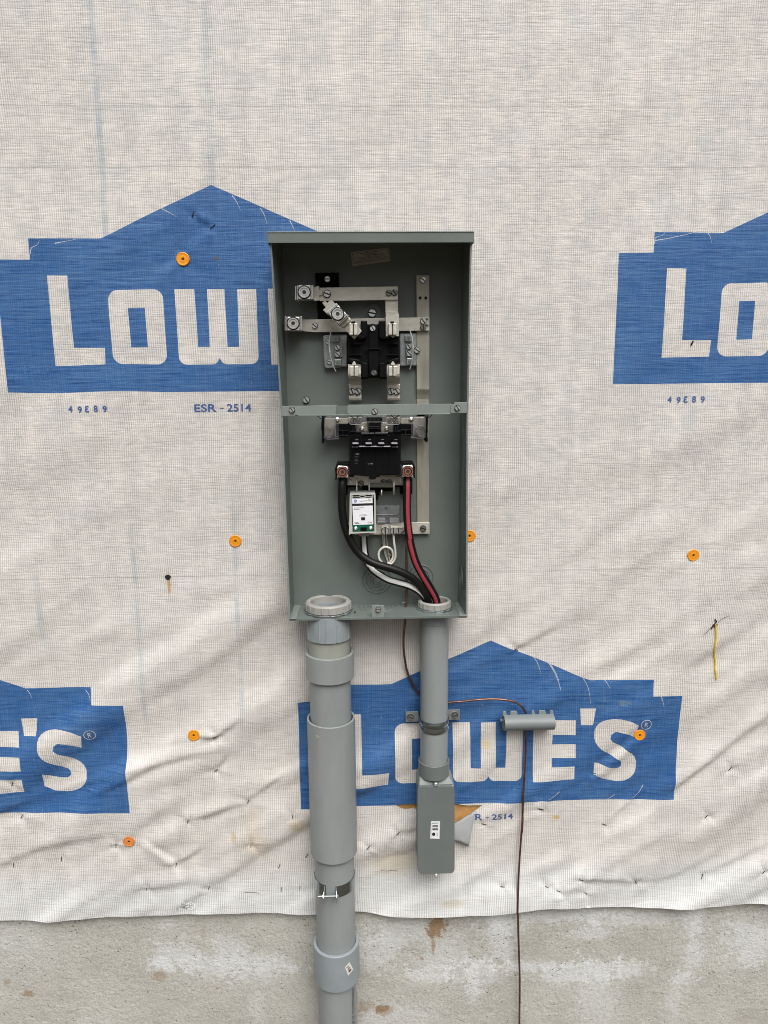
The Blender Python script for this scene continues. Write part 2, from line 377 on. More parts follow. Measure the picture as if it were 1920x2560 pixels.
def rrect(x0, y0, x1, y1, r, n=5):
    return arcp(x1-r, y0+r, r, r, -90, 0, n)+arcp(x1-r, y1-r, r, r, 0, 90, n)+arcp(x0+r, y1-r, r, r, 90, 180, n)+arcp(x0+r, y0+r, r, r, 180, 270, n)

# screws: one mesh per kind and size, shared by the copies
SCR = {}
def screw(parent, pos, r, kind='slot', ang=30, material=None, name='screw'):
    material = material or SCREW; key = (kind, round(r, 5), material.name)
    if key not in SCR:
        b = MB(); h = r*.75; r0_ = r
        if kind in ('slot', 'hex'):
            n = 6 if kind == 'hex' else 24; g = r*.19
            b.cyl((0, 0, 0), (0, -1, 0), r*1.14, h*.45, 24, 1)  # dark base disc paints shade into the slot and around the head
            for sgn in (1, -1):
                pts = []
                if n == 24:
                    a0 = math.asin(g/r)
                    for i in range(13):
                        a = a0+(PI-2*a0)*i/12; pts.append((r*.96*math.cos(a), 0, sgn*r*.96*math.sin(a)))
                else:
                    for (a, rr) in ((0, 1), (60, 1), (120, 1), (180, 1)):
                        x = r*math.cos(math.radians(a)); z = max(r*math.sin(math.radians(a)), g); pts.append((x, 0, sgn*z))
                    pts[0] = (r*.93, 0, sgn*g); pts[3] = (-r*.93, 0, sgn*g)
                b.prism([(x, -h*1.1, z) for x, y, z in pts], (0, h*.7, 0))
        elif kind == 'socket':       # allen set screw in a threaded ring
            b.lathe(0, 0, [(r, 0), (r, .25*r), (r*.80, .25*r), (r*.74, -.2*r), (r*.66, -.2*r), (r*.6, .12*r), (r*.36, .12*r), (r*.34, -.8*r), (0.0001, -.8*r), (0.0001, -1.2*r), (r, -1.2*r)], 32)
            b.v = [Vector((v.x, -v.z, v.y)) for v in b.v]
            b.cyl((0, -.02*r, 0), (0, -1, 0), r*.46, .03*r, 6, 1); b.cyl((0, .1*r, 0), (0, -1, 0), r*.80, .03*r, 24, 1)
        elif kind == 'pan':          # round head with cross recess
            b.lathe(0, 0, [(r, 0), (r*.93, r*.3), (r*.6, r*.55), (.3*r, r*.64), (.0001, r*.45), (.0001, -.2*r), (r, -.2*r)], 24)
            b.v = [Vector((v.x, -v.z, v.y)) for v in b.v]
        c0 = b.build('tmp', [material, SLOTSHADE]); SCR[key] = c0.data; off = WPOS[c0].copy(); bpy.data.objects.remove(c0)
        for v in SCR[key].vertices: v.co += off
    o = bpy.data.objects.new(name, SCR[key]); COL.objects.link(o); o.parent = parent
    o.location = Vector(pos)-WPOS[parent]; o.rotation_euler = (0, math.radians(ang), 0); WPOS[o] = Vector(pos)
    return o

FONTC = {}
def text_polys(s, bold=0.0):
    cu = bpy.data.curves.new('txt', 'FONT'); cu.body = s; cu.size = 1; cu.offset = bold
    o = bpy.data.objects.new('txt', cu); COL.objects.link(o); bpy.context.view_layer.update()
    dg = bpy.context.evaluated_depsgraph_get(); me = o.evaluated_get(dg).to_mesh()
    v = [(q.co.x, q.co.y) for q in me.vertices]; f = [tuple(p.vertices) for p in me.polygons]
    o.evaluated_get(dg).to_mesh_clear(); bpy.data.objects.remove(o); bpy.data.curves.remove(cu)
    return v, f
def text_into(mb, s, fn, x0, x1, y0, y1, m=0, bold=0.0):
    """lay text so that it spans x0..x1 and y0..y1; fn maps to a 3-D point"""
    v, f = text_polys(s, bold); xs = [q[0] for q in v]; ys = [q[1] for q in v]
    ax, bx, ay, by = min(xs), max(xs), min(ys), max(ys)
    mb.add([fn(x0+(q[0]-ax)/(bx-ax)*(x1-x0), y0+(q[1]-ay)/(by-ay)*(y1-y0)) for q in v], f, m)

# ------------------------------------------------------------------ the wrap: relief and staples
rs = np.random.RandomState(3)
LAT = rs.rand(6, 256, 256)
def vnoise(x, y, k=0):
    x = np.asarray(x, float); y = np.asarray(y, float)
    xi = np.floor(x).astype(int); yi = np.floor(y).astype(int); fx = x-xi; fy = y-yi
    fx = fx*fx*fx*(fx*(fx*6-15)+10); fy = fy*fy*fy*(fy*(fy*6-15)+10); g = LAT[k]
    a = g[xi % 256, yi % 256]; b = g[(xi+1) % 256, yi % 256]; c = g[xi % 256, (yi+1) % 256]; d = g[(xi+1) % 256, (yi+1) % 256]
    return (a*(1-fx)+b*fx)*(1-fy)+(c*(1-fx)+d*fx)*fy - .5
STP = [(Mm, 85, 838, 20), (Mm, 130, 1045, 25), (Mm, 693, 1213, 5), (Mm, 367, 1295, 5), (Mm, 83, 1333, 5), (Mm, 1048, 1325, 12), (Mm, 873, 1465, 5), (Mm, 1240, 1463, 25), (Mm, 1120, 1058, 20),
       (Mm, 1473, 950, 20), (Mm, 1280, 768, 50), (Mm, 1283, 562, 60), (Mm, 1490, 1205, 5), (Mm, 1655, 1338, 20), (G, 1435, 965, 35), (G, 1297, 1235, 35), (G, 1278, 1590, 8), (G, 893, 1617, -35),
       (G, 575, 1590, -70), (G, 385, 1643, -60), (G, 1622, 1548, 35), (G, 715, 1290, -70), (G, 355, 1203, -70), (G, 655, 993, -75), (G, 203, 280, -60), (F, 28, 1100, 10), (F, 1130, 1150, -75), (F, 1450, 1065, -70),
       (K, 1015, 155, 40), (K, 308, 268, 35), (K, 230, 645, 5), (K, 15, 660, 5), (L, 88, 1380, 40), (Nn, 1004, 200, 20), (Nn, 1106, 264, 50), (G, 600, 1672, -50), (G, 450, 1658, -70), (G, 130, 1645, -80),
       (lambda x, y: (x, y), 1108, 1402, 30)]
SP = [(P(*fr(x, y), 0), a) for fr, x, y, a in STP]
CAPS = [(458, 648, CAPO, 'yellow-orange plastic cap nail on the blue roof shape, over the W of the left logo'), (588, 1353, CAPO, 'yellow-orange plastic cap nail on bare wrap left of the grey box bottom'),
        (486, 1835, CAPO, 'orange plastic cap nail beside a puckered staple, between lower left logo and fat conduit'), (324, 2100, CAPP, 'salmon-pink plastic cap nail low on the wrap under the lower left logo'),
        (1598, 1836, CAPO, 'orange plastic cap nail on the S of the full logo, under the registered mark'), (1733, 1388, CAPO, 'yellow-orange plastic cap nail on bare wrap right of the box, below the right logo'),
        (1174, 1340, CAPO, 'orange plastic cap nail half hidden behind the right side of the grey box')]
CP = [P(x, y, .004) for x, y, m_, l_ in CAPS]
RID = []    # ridges pulled tight between fastenings: (x0, z0, x1, z1, height, width)
def rid(fr, x0, y0, x1, y1, h, w_):
    a, b = P(*fr(x0, y0)), P(*fr(x1, y1)); RID.append((a.x, a.z, b.x, b.z, h, w_))
for a in [(Mm, 0, 1010, 780, 760, .004, .011), (Mm, 560, 900, 900, 740, .004, .010), (Mm, 760, 760, 1250, 640, .0025, .010), (Mm, 1473, 945, 1659, 800, .003, .007), (Mm, 1120, 1055, 1470, 950, .003, .010), (Mm, 1280, 768, 1330, 690, .0025, .006), (Mm, 1048, 1320, 880, 1200, .003, .008), (Mm, 1048, 1318, 1180, 1230, .003, .008),
          (Mm, 0, 1340, 250, 1220, .003, .012), (Mm, 250, 1220, 640, 1130, .0025, .014), (Mm, 1160, 560, 1283, 562, .003, .005), (Mm, 1150, 600, 1283, 566, .002, .005), (Mm, 1283, 562, 1400, 470, .002, .007), (Mm, 880, 1460, 1230, 1400, .0022, .014), (Mm, 860, 640, 1160, 560, .0014, .009),
          (G, 1115, 1060, 1330, 900, .005, .012), (G, 1330, 900, 1659, 640, .003, .014), (G, 900, 780, 640, 990, .003, .009), (G, 900, 790, 480, 1180, .003, .010), (G, 715, 1290, 900, 1120, .003, .008), (G, 1278, 1580, 1659, 1390, .003, .012), (G, 203, 280, 420, 150, .002, .009), (G, 0, 700, 203, 290, .0015, .010), (G, 893, 1612, 1280, 1560, .002, .012),
          (G, 575, 1588, 893, 1612, .002, .009), (G, 355, 1200, 460, 1100, .0025, .007), (F, 880, 1000, 1000, 860, .0025, .01), (Nn, 1106, 264, 830, 520, .0018, .009), (Nn, 1004, 200, 1106, 264, .0018, .004), (L, 88, 1380, 360, 1300, .003, .010), (L, 0, 1700, 360, 1620, .004, .016), (F, 400, 960, 740, 1000, .003, .014), (Nn, 380, 560, 900, 250, .0012, .02)]: rid(*a)
def relief(x, z):
    x = np.asarray(x, float); z = np.asarray(z, float)
    lowf = np.clip((1.80-z)/.85, 0, 1)**1.05
    h = .0045 + .0022*vnoise(x*4+3, z*4+7, 0) + .0008*vnoise(x*16, z*16, 1)
    c, s = math.cos(math.radians(33)), math.sin(math.radians(33))
    u = x*c+z*s; v = -x*s+z*c; vv = v + .03*vnoise(x*5, z*5, 2)
    h += (.0022+.0250*lowf)*vnoise(u*2.6, vv*11, 3)*(.55+.9*(vnoise(x*3.1+9, z*3.1, 2)+.5)) + (.0008+.0078*lowf)*vnoise(u*5.5, vv*27, 4)*(.4+1.2*(vnoise(x*2.3+20, z*2.3+4, 1)+.5))
    c2, s2 = math.cos(math.radians(6)), math.sin(math.radians(6)); v2 = -x*s2+z*c2
    h += (.0005+.0026*lowf)*vnoise((x*c2+z*s2)*5, v2*26, 5)
    tight = np.clip((.50-x)/.05, 0, 1)*np.clip((x+.22)/.05, 0, 1)*np.clip((z-.95)/.1, 0, 1)
    h = h*(1-tight)+(.0055+.0035*np.tanh((h-.0055)/.0045))*tight       # pressed flat behind box and straps
    for (x0, z0, x1, z1, hh, w_) in RID:
        dx, dz = x1-x0, z1-z0; l2 = dx*dx+dz*dz; t = np.clip(((x-x0)*dx+(z-z0)*dz)/l2, 0, 1)
        dd = ((x-x0-t*dx)*(-dz)+(z-z0-t*dz)*dx)/math.sqrt(l2); dist = np.hypot(x-x0-t*dx, z-z0-t*dz)
        fall = np.exp(-(dist/(w_*2.0))**2)
        h += 1.25*hh*fall*np.tanh(dd/w_*1.6+.6)*np.sqrt(np.clip(t*(1-t)*4, 0, 1)*.7+.3)
    for (p, a) in SP:
        dx, dz = x-p.x, z-p.z; r = np.hypot(dx, dz); th = np.arctan2(dz, dx)
        k = 1.0 if p.z < 1.3 else .4
        h -= k*.0035*np.exp(-(r/.010)**2)
        h += k*.0024*np.exp(-r/.024)*np.cos(3*th+a)*np.clip(r/.006, 0, 1)+k*.0009*np.exp(-r/.020)*np.cos(7*th+a*2)*np.clip(r/.006, 0, 1)
    for p in CP:
        dx, dz = x-p.x, z-p.z; r = np.hypot(dx, dz); th = np.arctan2(dz, dx)
        h -= .0022*np.exp(-(r/.018)**2); h += .0009*np.exp(-r/.03)*np.cos(5*th)*np.clip(r/.012, 0, 1)
    h += .006*np.exp(-np.clip(z-.50, 0, 1)/.03)*(.6+.8*vnoise(x*5, z*0, 4))     # loose lower hem
    return .0008+np.where(h < .0035, .0035*np.exp(np.clip(h-.0035, -1, 0)/.0035)*1.0, h)-.0008
def hd(x, z): return float(relief(x, z))

# logo in metres from its lower left corner
def arcm(cx, cz, r, a0, a1, n=6): return [(cx+r*math.cos(math.radians(a0+(a1-a0)*i/n)), cz+r*math.sin(math.radians(a0+(a1-a0)*i/n))) for i in range(n+1)]
PLATE = [(0, 0), (.869, 0), (.872, .260), (.802, .260), (.801, .300), (.660, .302), (.432, .397), (.211, .300), (.070, .300), (.070, .260), (-.001, .260)]
LETTERS = [
 [(.100, .2295), (.140, .2293), (.1405, .0885), (.2025, .0885), (.2005, .0546), (.100, .0535)],
 arcm(.3062, .182, .02, 0, 90)+arcm(.2366, .182, .02, 90, 180)+arcm(.2366, .075, .02, 180, 270)+arcm(.3062, .075, .02, 270, 360),
 [(.3493, .2015), (.3888, .2015), (.3905, .0888), (.4142, .0888), (.4142, .2015), (.4485, .2015), (.4500, .0885), (.4733, .0885), (.4740, .2015), (.5120, .2015)]+arcm(.496, .0705, .0160, 0, -90)+[(.447, .0545)]+arcm(.447, .0665, .012, -90, -150, 3)+[(.4330, .0665)]+arcm(.419, .0665, .012, -30, -90, 3)+arcm(.3665, .0705, .016, 270, 180),
 [(.5352, .2020), (.6318, .2020), (.6325, .1645), (.5800, .1660), (.5795, .1428), (.6330, .1418), (.6335, .1082), (.5800, .1092), (.5800, .0872), (.6323, .0869), (.6330, .0540), (.5375, .0530)],
 [(.6405, .2310), (.6765, .2310), (.6712, .1902), (.6435, .1902)]]
O_IN = [(.2548, .1662), (.2885, .1662), (.2890, .0890), (.2555, .0888)]
_s = [(0.776, 0.1801), (0.772, 0.1494), (.7555, .1575), (0.7383, 0.1634), (0.7236, 0.1671), (0.7136, 0.16), (0.7116, 0.1498), (0.7176, 0.1414), (0.7427, 0.1283), (0.7641, 0.1132), (.7725, .1035), (0.7767, 0.0921), (0.7757, 0.0712), (.7725, .062), (0.7668, 0.0547), (.7600, .0490), (0.7507, 0.0446), (.7400, .0422), (0.7277, 0.0419), (0.7015, 0.046), (0.6779, 0.0572), (0.6778, 0.0886), (0.7009, 0.0817), (.7130, .0780), (0.7231, 0.076), (.7310, .0756), (0.7364, 0.0773), (.7405, .0815), (0.7411, 0.0868), (.7400, .0925), (0.7363, 0.0974), (0.7075, 0.1127), (.6940, .1210), (0.6846, 0.1299), (.6780, .1400), (0.6753, 0.1507), (0.6752, 0.1692), (.6785, .1795), (0.6843, 0.1873), (.6930, .1935), (0.7039, 0.197), (.7180, .1990), (0.7338, 0.1975), (0.7557, 0.1916)]
LETTERS.append([(x, .049+(y-.0419)*(.206-.049)/(.199-.0419)) for x, y in _s])
RMARK = [arcm(.7935, .1885, .0125, 0, 360, 24)[:-1], arcm(.7935, .1885, .0112, 0, 360, 24)[:-1]]
LOGOS = [(-.7205, 1.7368, .006), (.5275, 1.7444, .000), (-.1510, .7855, .000), (-1.4090, .7925, .000)]
def logo_xf(i):
    ox, oz, k = LOGOS[i]
    def f(p):
        x, z = ox+p[0], oz+p[1]
        wamp = .006 if i > 1 else .003
        return (x+wamp*.6*float(vnoise(x*9+5, z*9, 1)), z+wamp*float(vnoise(x*8, z*8+3, 0)))
    return f
def dens(poly, step=.006):
    o = []
    for i in range(len(poly)):
        a, b = poly[i], poly[(i+1) % len(poly)]; n = max(1, int(math.hypot(b[0]-a[0], b[1]-a[1])/step))
        o += [(a[0]+(b[0]-a[0])*j/n, a[1]+(b[1]-a[1])*j/n) for j in range(n)]
    return o
INK, NOINK = [], []
for i in range(4):
    f = logo_xf(i)
    INK.append([f(p) for p in dens(PLATE)])
    for k_, lt in enumerate(LETTERS): NOINK.append([f(p) for p in dens(lt)])
    NOINK.append([f(p) for p in RMARK[0]])
INK2 = []
for i in range(4):
    f = logo_xf(i); INK2.append([f(p) for p in dens(O_IN)]); INK2.append([f(p) for p in RMARK[1]])
def sliver(fr, pts, w_=.0011):
    q = [P(*fr(*p)) for p in pts]; q = [(v.x, v.z) for v in spline([(v.x, 0, v.z) for v in q], 4)]
    n = len(q); up, dn = [], []
    for i, (x, z) in enumerate(q):
        a, b = q[max(i-1, 0)], q[min(i+1, n-1)]; l = math.hypot(b[0]-a[0], b[1]-a[1]); nx, nz = -(b[1]-a[1])/l, (b[0]-a[0])/l
        ww = w_*(.75 - .6*i/(n-1)); up.append((x+nx*ww, z+nz*ww)); dn.append((x-nx*ww, z-nz*ww))
    NOINK.append(up+dn[::-1])
for fr, pts in ((Nn, [(1206, 105), (1228, 135), (1250, 182)]), (Nn, [(1350, 168), (1372, 205), (1386, 252)]), (Nn, [(1502, 230), (1518, 262), (1530, 292)]), (Nn, [(843, 173), (880, 192), (922, 217)]),
                (G, [(300, 316), (330, 360), (352, 430)]), (G, [(400, 358), (440, 430), (461, 515)]), (G, [(582, 430), (618, 500), (632, 590)]), (G, [(710, 449), (728, 475), (740, 500)]), (G, [(1030, 538), (1042, 575), (1050, 610)]), (G, [(455, 1098), (425, 1125), (392, 1148)]), (G, [(938, 1062), (910, 1105), (865, 1146)]), (G, [(775, 1120), (745, 1138), (720, 1148)]),
                (Mm, [(163, 296), (180, 320), (190, 348)]), (Mm, [(508, 294), (530, 320), (543, 355)]), (lambda x, y: (1400+x/3.19, 440+y/3.19), [(1150, 437), (1185, 480), (1200, 535)]), (lambda x, y: (1400+x/3.19, 440+y/3.19), [(744, 545), (755, 495), (815, 475), (825, 448)]), (lambda x, y: (1400+x/3.19, 440+y/3.19), [(746, 520), (860, 500), (1000, 470), (1120, 440)]),
                (Nn, [(163, 405), (170, 375), (200, 358), (212, 334)]), (Nn, [(290, 352), (340, 343), (400, 331)]), (F, [(1500, 222), (1540, 290), (1566, 375)])):
    sliver(fr, pts, .0010)

def inside(px, pz, poly):
    xs = np.array([p[0] for p in poly]); zs = np.array([p[1] for p in poly])
    r = np.zeros(len(px), bool); sel = np.where((px > xs.min()) & (px < xs.max()) & (pz > zs.min()) & (pz < zs.max()))[0]
    if not len(sel): return r
    x, z = px[sel], pz[sel]; c = np.zeros(len(sel), bool); n = len(xs)
    for i in range(n):
        j = i-1; cond = ((zs[i] > z) != (zs[j] > z))
        with np.errstate(divide='ignore', invalid='ignore'): xc = (xs[j]-xs[i])*(z-zs[i])/(zs[j]-zs[i])+xs[i]
        c ^= cond & (x < xc)
    r[sel] = c; return r

X0, X1, Z0, Z1 = -1.75, 1.85, .44, 2.95
edge_px = [(-20, 2308), (100, 2307), (200, 2303), (262, 2299)]
ep = []
for x, y in [(0, 2309), (100, 2308), (262, 2299), (330, 2298), (400, 2295), (500, 2291), (600, 2289), (720, 2289), (789, 2289), (888, 2285), (960, 2291), (1080, 2289), (1200, 2285), (1290, 2281), (1375, 2269), (1500, 2273), (1700, 2270), (1860, 2262), (1925, 2260)]:
    q = P(x, y, .01); ep.append((q.x, q.z))
HEM = [(X0, ep[0][1]+.006)]
fine = [(x, z) for x, z in ((q.x, q.z) for q in spline([(a, 0, b) for a, b in [(-1.2, ep[0][1]+.004)]+ep+[(1.3, ep[-1][1]+.003)]], 8))]
last = None
za, zb = P(262, 2299).x, P(720, 2289).x
for (x, z) in fine:
    if za < x < zb: continue
    HEM.append((x, z))
xs_ = np.arange(za, zb, .00215); fx = np.array([p[0] for p in fine]); fz = np.array([p[1] for p in fine])
for i, x in enumerate(xs_): HEM.append((float(x), float(np.interp(x, fx, fz))+(.0011 if i % 2 else -.0009)*(.6+.8*random.random())))
HEM.sort(); HEM.append((X1, HEM[-1][1]))
RIP = [(60, 1020), (150, 1008), (360, 1000), (640, 990), (920, 990), (1010, 1008), (1100, 1017), (1310, 1018), (1230, 1078), (925, 1260), (600, 1330), (420, 1180), (330, 1048), (250, 1066), (185, 1071), (120, 1055)]
RIPW = [(q.x, q.z) for q in (P(*L(*p), .004) for p in RIP)]

def build_wrap():
    pts = []
    gx = list(np.arange(X0, -.95, .014))+list(np.arange(-.95, 1.1, .0058))+list(np.arange(1.1, X1+.001, .014))
    gz = list(np.arange(Z0, 1.35, .0058))+list(np.arange(1.35, 2.6, .0075))+list(np.arange(2.6, Z1+.001, .02))
    gx[-1] = X1; gz[-1] = Z1
    for a in gx:
        for b in gz: pts.append(Vector((a+(random.random()-.5)*2e-5, b+(random.random()-.5)*2e-5)))
    edges = []
    def poly(pl, closed=True):
        k = len(pts); pts.extend(Vector(p) for p in pl); n = len(pl)
        edges.extend((k+i, k+(i+1) % n) for i in range(n if closed else n-1))
    for pl in INK+NOINK+INK2: poly(pl)
    poly(dens(RIPW, .004)); poly(HEM, False)
    r = delaunay_2d_cdt(pts, edges, [], 0, 1e-6)
    V = np.array([(v.x, v.y) for v in r[0]]); T = np.array(r[2])
    c = V[T].mean(axis=1); cx, cz = c[:, 0], c[:, 1]
    hx = np.array([p[0] for p in HEM]); hz = np.array([p[1] for p in HEM])
    keep = (cz > np.interp(cx, hx, hz)) & ~inside(cx, cz, RIPW)
    ink = np.zeros(len(T), bool)
    for pl in INK: ink |= inside(cx, cz, pl)
    for pl in NOINK: ink &= ~inside(cx, cz, pl)
    for pl in INK2: ink |= inside(cx, cz, pl)
    T = T[keep]; ink = ink[keep]
    used = np.unique(T); remap = -np.ones(len(V), int); remap[used] = np.arange(len(used)); V = V[used]; T = remap[T]
    h = relief(V[:, 0], V[:, 1])
    # lips of the rip stand off the wall
    rp = np.array(RIPW); dmin = np.min(np.hypot(V[:, 0][:, None]-rp[None, :, 0], V[:, 1][:, None]-rp[None, :, 1])[:, :], axis=1) if len(V) < 1 else None
    co = np.stack([V[:, 0], -h, V[:, 1]], axis=1)
    me = bpy.data.meshes.new('house_wrap'); me.vertices.add(len(co)); me.vertices.foreach_set('co', co.ravel())
    # triangle winding facing -y
    a, b, cc = co[T[:, 0]], co[T[:, 1]], co[T[:, 2]]; ny = np.cross(b-a, cc-a)[:, 1]; T[ny > 0] = T[ny > 0][:, ::-1]
    me.loops.add(len(T)*3); me.loops.foreach_set('vertex_index', T.ravel())
    me.polygons.add(len(T)); me.polygons.foreach_set('loop_start', np.arange(len(T))*3)
    try: me.polygons.foreach_set('loop_total', np.full(len(T), 3))
    except Exception: pass
    me.polygons.foreach_set('material_index', ink.astype(int)); me.polygons.foreach_set('use_smooth', np.ones(len(T), bool))
    me.materials.append(WRAP); me.materials.append(INKM); me.update(); me.validate()
    o = bpy.data.objects.new('house_wrap', me); COL.objects.link(o); WPOS[o] = Vector((0, 0, 0))
    return tag(o, 'white woven house wrap printed with blue roof-shaped logos, wrinkled and stapled over the wall', 'house wrap')
wrap = build_wrap()

# small print lies on the wrap's own surface
def onwrap(x, z, e=.0005): return (x, -(hd(x, z)+e), z)
def wrap_text(s, x0, x1, z0, z1, bold=.01):
    b = MB(); text_into(b, s, lambda x, z: onwrap(x, z, .0007), x0, x1, z0, z1, 0, bold); return b
for i, (ox, oz, k_) in enumerate(LOGOS):
    tx0 = ox+.3757 if i != 2 else ox+.3757
    b = MB()
    for word, a0, a1, b0, b1 in (('ESR', .3755, .4205, -.0425, -.0265), ('-', .4285, .4355, -.0362, -.0345), ('2514', .4425, .4925, -.0425, -.0267)):
        text_into(b, word, lambda x, z: onwrap(x, z, .0007), ox+a0, ox+a1, oz+b0, oz+b1, 0, .016)
    if i == 2:   # the start of the print sits on the torn-away corner
        lim = ox+.3965
        nf, nm, ns = [], [], []
        for f, m_, s_ in zip(b.f, b.m, b.sm):
            if sum(b.v[q].x for q in f)/len(f) > lim: nf.append(f); nm.append(m_); ns.append(s_)
        b.f, b.m, b.sm = nf, nm, ns
    b.build('printed_code', TEXTM, wrap)
    if i in (0, 1, 3):
        b = MB()
        for ch, xa, dz, flip in (('4', .119, 0, 0), ('9', .1380, -.0016, 0), ('3', .1525, -.0006, 1), ('8', .1703, 0, 0), ('9', .1885, -.0008, 0)):
            def fn(x, z, xa=xa, dz=dz, flip=flip):
                if flip: x = ox+xa+.0085-(x-ox-xa)
                return onwrap(x, z+dz, .0007)
            text_into(b, ch, fn, ox+xa, ox+xa+.0085, oz-.0405, oz-.0270, 0, .025)
        b.build('printed_number', TEXTM, wrap)
    b = MB()   # the R of the registered mark
    f = logo_xf(i)
    text_into(b, 'R', lambda x, z: onwrap(*f((x, z)), .0006), .7895, .7975, .1825, .1945, 0, .005)
    b.build('registered_letter', mat('wrap_white_print', (.55, .52, .5), .5) if i == 0 else bpy.data.materials['wrap_white_print'], wrap)

# torn corner folded down and the sheathing behind it
b = MB()
fl = [(600, 1290), (760, 1290), (925, 1263), (1080, 1172), (1215, 1090), (1190, 1220), (1165, 1370), (1140, 1500), (1112, 1612), (1060, 1585), (1030, 1545), (925, 1525), (700, 1500), (600, 1450)]
n_ = 9; rows = []
def lerp(a, b_, t): return (a[0]+(b_[0]-a[0])*t, a[1]+(b_[1]-a[1])*t)
top_ = [(600, 1310), (760, 1300), (925, 1262), (1000, 1218), (1080, 1170), (1150, 1130), (1222, 1082)]
bot_ = [(600, 1460), (760, 1500), (925, 1528), (1000, 1550), (1040, 1578), (1080, 1600), (1115, 1612)]
vs = []
for j in range(n_):
    t = j/(n_-1)
    for a_, b_ in zip(top_, bot_):
        q = lerp(a_, b_, t); dd = .007+.010*math.sin(t*1.6)+.0015*math.sin(q[0]*.02+t*3)
        vs.append(P(*L(*q), dd))
fs = [(j*7+i, j*7+i+1, (j+1)*7+i+1, (j+1)*7+i) for j in range(n_-1) for i in range(6)]
b.add(vs, fs, 0, True); fo = b.build('torn_flap', FLAP, wrap, label='grey underside of the torn corner of wrap, folded down beside the conduit body')
so_ = fo.modifiers.new('thick', 'SOLIDIFY'); so_.thickness = .0004
b = MB(); b.box(-1.8, 1.9, .004, .016, .66, 2.97); sh = b.build('sheathing_board', SHEATH); tag(sh, 'orange-brown wall sheathing glimpsed through the tear behind the dark grey conduit body', 'sheathing')
b = MB()
def gridwall():
    nx, nz = 240, 60
    xs = np.linspace(-1.8, 1.9, nx); zs = np.linspace(-.05, .655, nz); v = []
    for z in zs:
        for x in xs: v.append((x, .014-.0022*float(vnoise(x*9, z*14, 2))-.0012*float(vnoise(x*30, z*40, 1)), z))
    f = [(j*nx+i, j*nx+i+1, (j+1)*nx+i+1, (j+1)*nx+i) for j in range(nz-1) for i in range(nx-1)]
    b.add(v, f, 0, True)
gridwall(); b.box(-1.8, 1.9, .03, .2, -.05, .655)
fw = b.build('foundation_wall', CONC); tag(fw, 'rough parged grey concrete foundation wall with white bloom and brown stains below the wrap', 'wall')
b = MB(); b.add([(-60, .1, 0), (60, .1, 0), (60, -60, 0), (-60, -60, 0)], [(0, 1, 2, 3)]); g_ = b.build('ground', SOIL); tag(g_, kind='structure')

# holes, rust runs and the yellow drip are marks of the wrap itself
b = MB(); c = P(420, 1443); b.prism([onwrap(c.x+.0062*math.cos(a)*(1+.15*math.sin(3*a)), c.z+.0058*math.sin(a), .0008) for a in [i*PI/7 for i in range(14)]], (0, .0006, 0))
b.build('nail_hole', HOLEM, wrap)
b = MB(); YD = frame(1740, 1500, 10.06)
b.tube([Vector(onwrap(q.x, q.z, .001)) for q in spline([P(*YD(*p)) for p in ((440, 580), (435, 700), (440, 860), (435, 1000), (415, 1180), (430, 1350), (460, 1500), (455, 1700), (462, 1850), (465, 1960))], 5)], .0021, 8)
b.build('yellow_drip', YELLOW, wrap)
NT = MB()
for pts in (((470, 470), (410, 560), (350, 620), (330, 690)), ((370, 580), (410, 640)), ((330, 630), (200, 770), (110, 840))):
    r_ = .0013 if pts[0][0] != 330 else .0003
    NT.tube([Vector(onwrap(q.x, q.z, .0012)) for q in spline([P(*YD(*p)) for p in pts], 4)], r_, 6)
NT.build('nail_tear', HOLEM, wrap)
for pts in (((470, 565), (450, 640)), ((425, 430), (420, 490))):
    b = MB(); b.tube([Vector(onwrap(q.x, q.z, .0012)) for q in spline([P(*YD(*p)) for p in pts], 4)], .0012, 6); b.build('nail_tear', HOLEM, wrap)
b = MB(); b.tube([Vector(onwrap(q.x, q.z, .0012)) for q in spline([P(*YD(*p)) for p in ((490, 530), (620, 420), (800, 360))], 4)], .0003, 6); b.build('loose_hair', HOLEM, wrap)
for fr, pts, r_ in ((K, ((1160, 435), (1230, 442), (1290, 436), (1345, 440)), .0005), (Mm, ((1445, 1488), (1500, 1490), (1540, 1497)), .0005)):
    b = MB(); b.tube([Vector(onwrap(q.x, q.z, .0004)) for q in spline([P(*fr(*p)) for p in pts], 4)], r_, 6); b.build('mud_fleck', mat('mud', (.16, .11, .06), .9) if 'mud' not in bpy.data.materials else bpy.data.materials['mud'], wrap)
q = P(1400+1040/3.19, 440+1335/3.19); b = MB(); b.tube([Vector(onwrap(q.x+.003, q.z+.005, .0006)), Vector(onwrap(q.x-.001, q.z-.004, .0006))], .0018, 6); b.build('nail_tear', HOLEM, wrap)

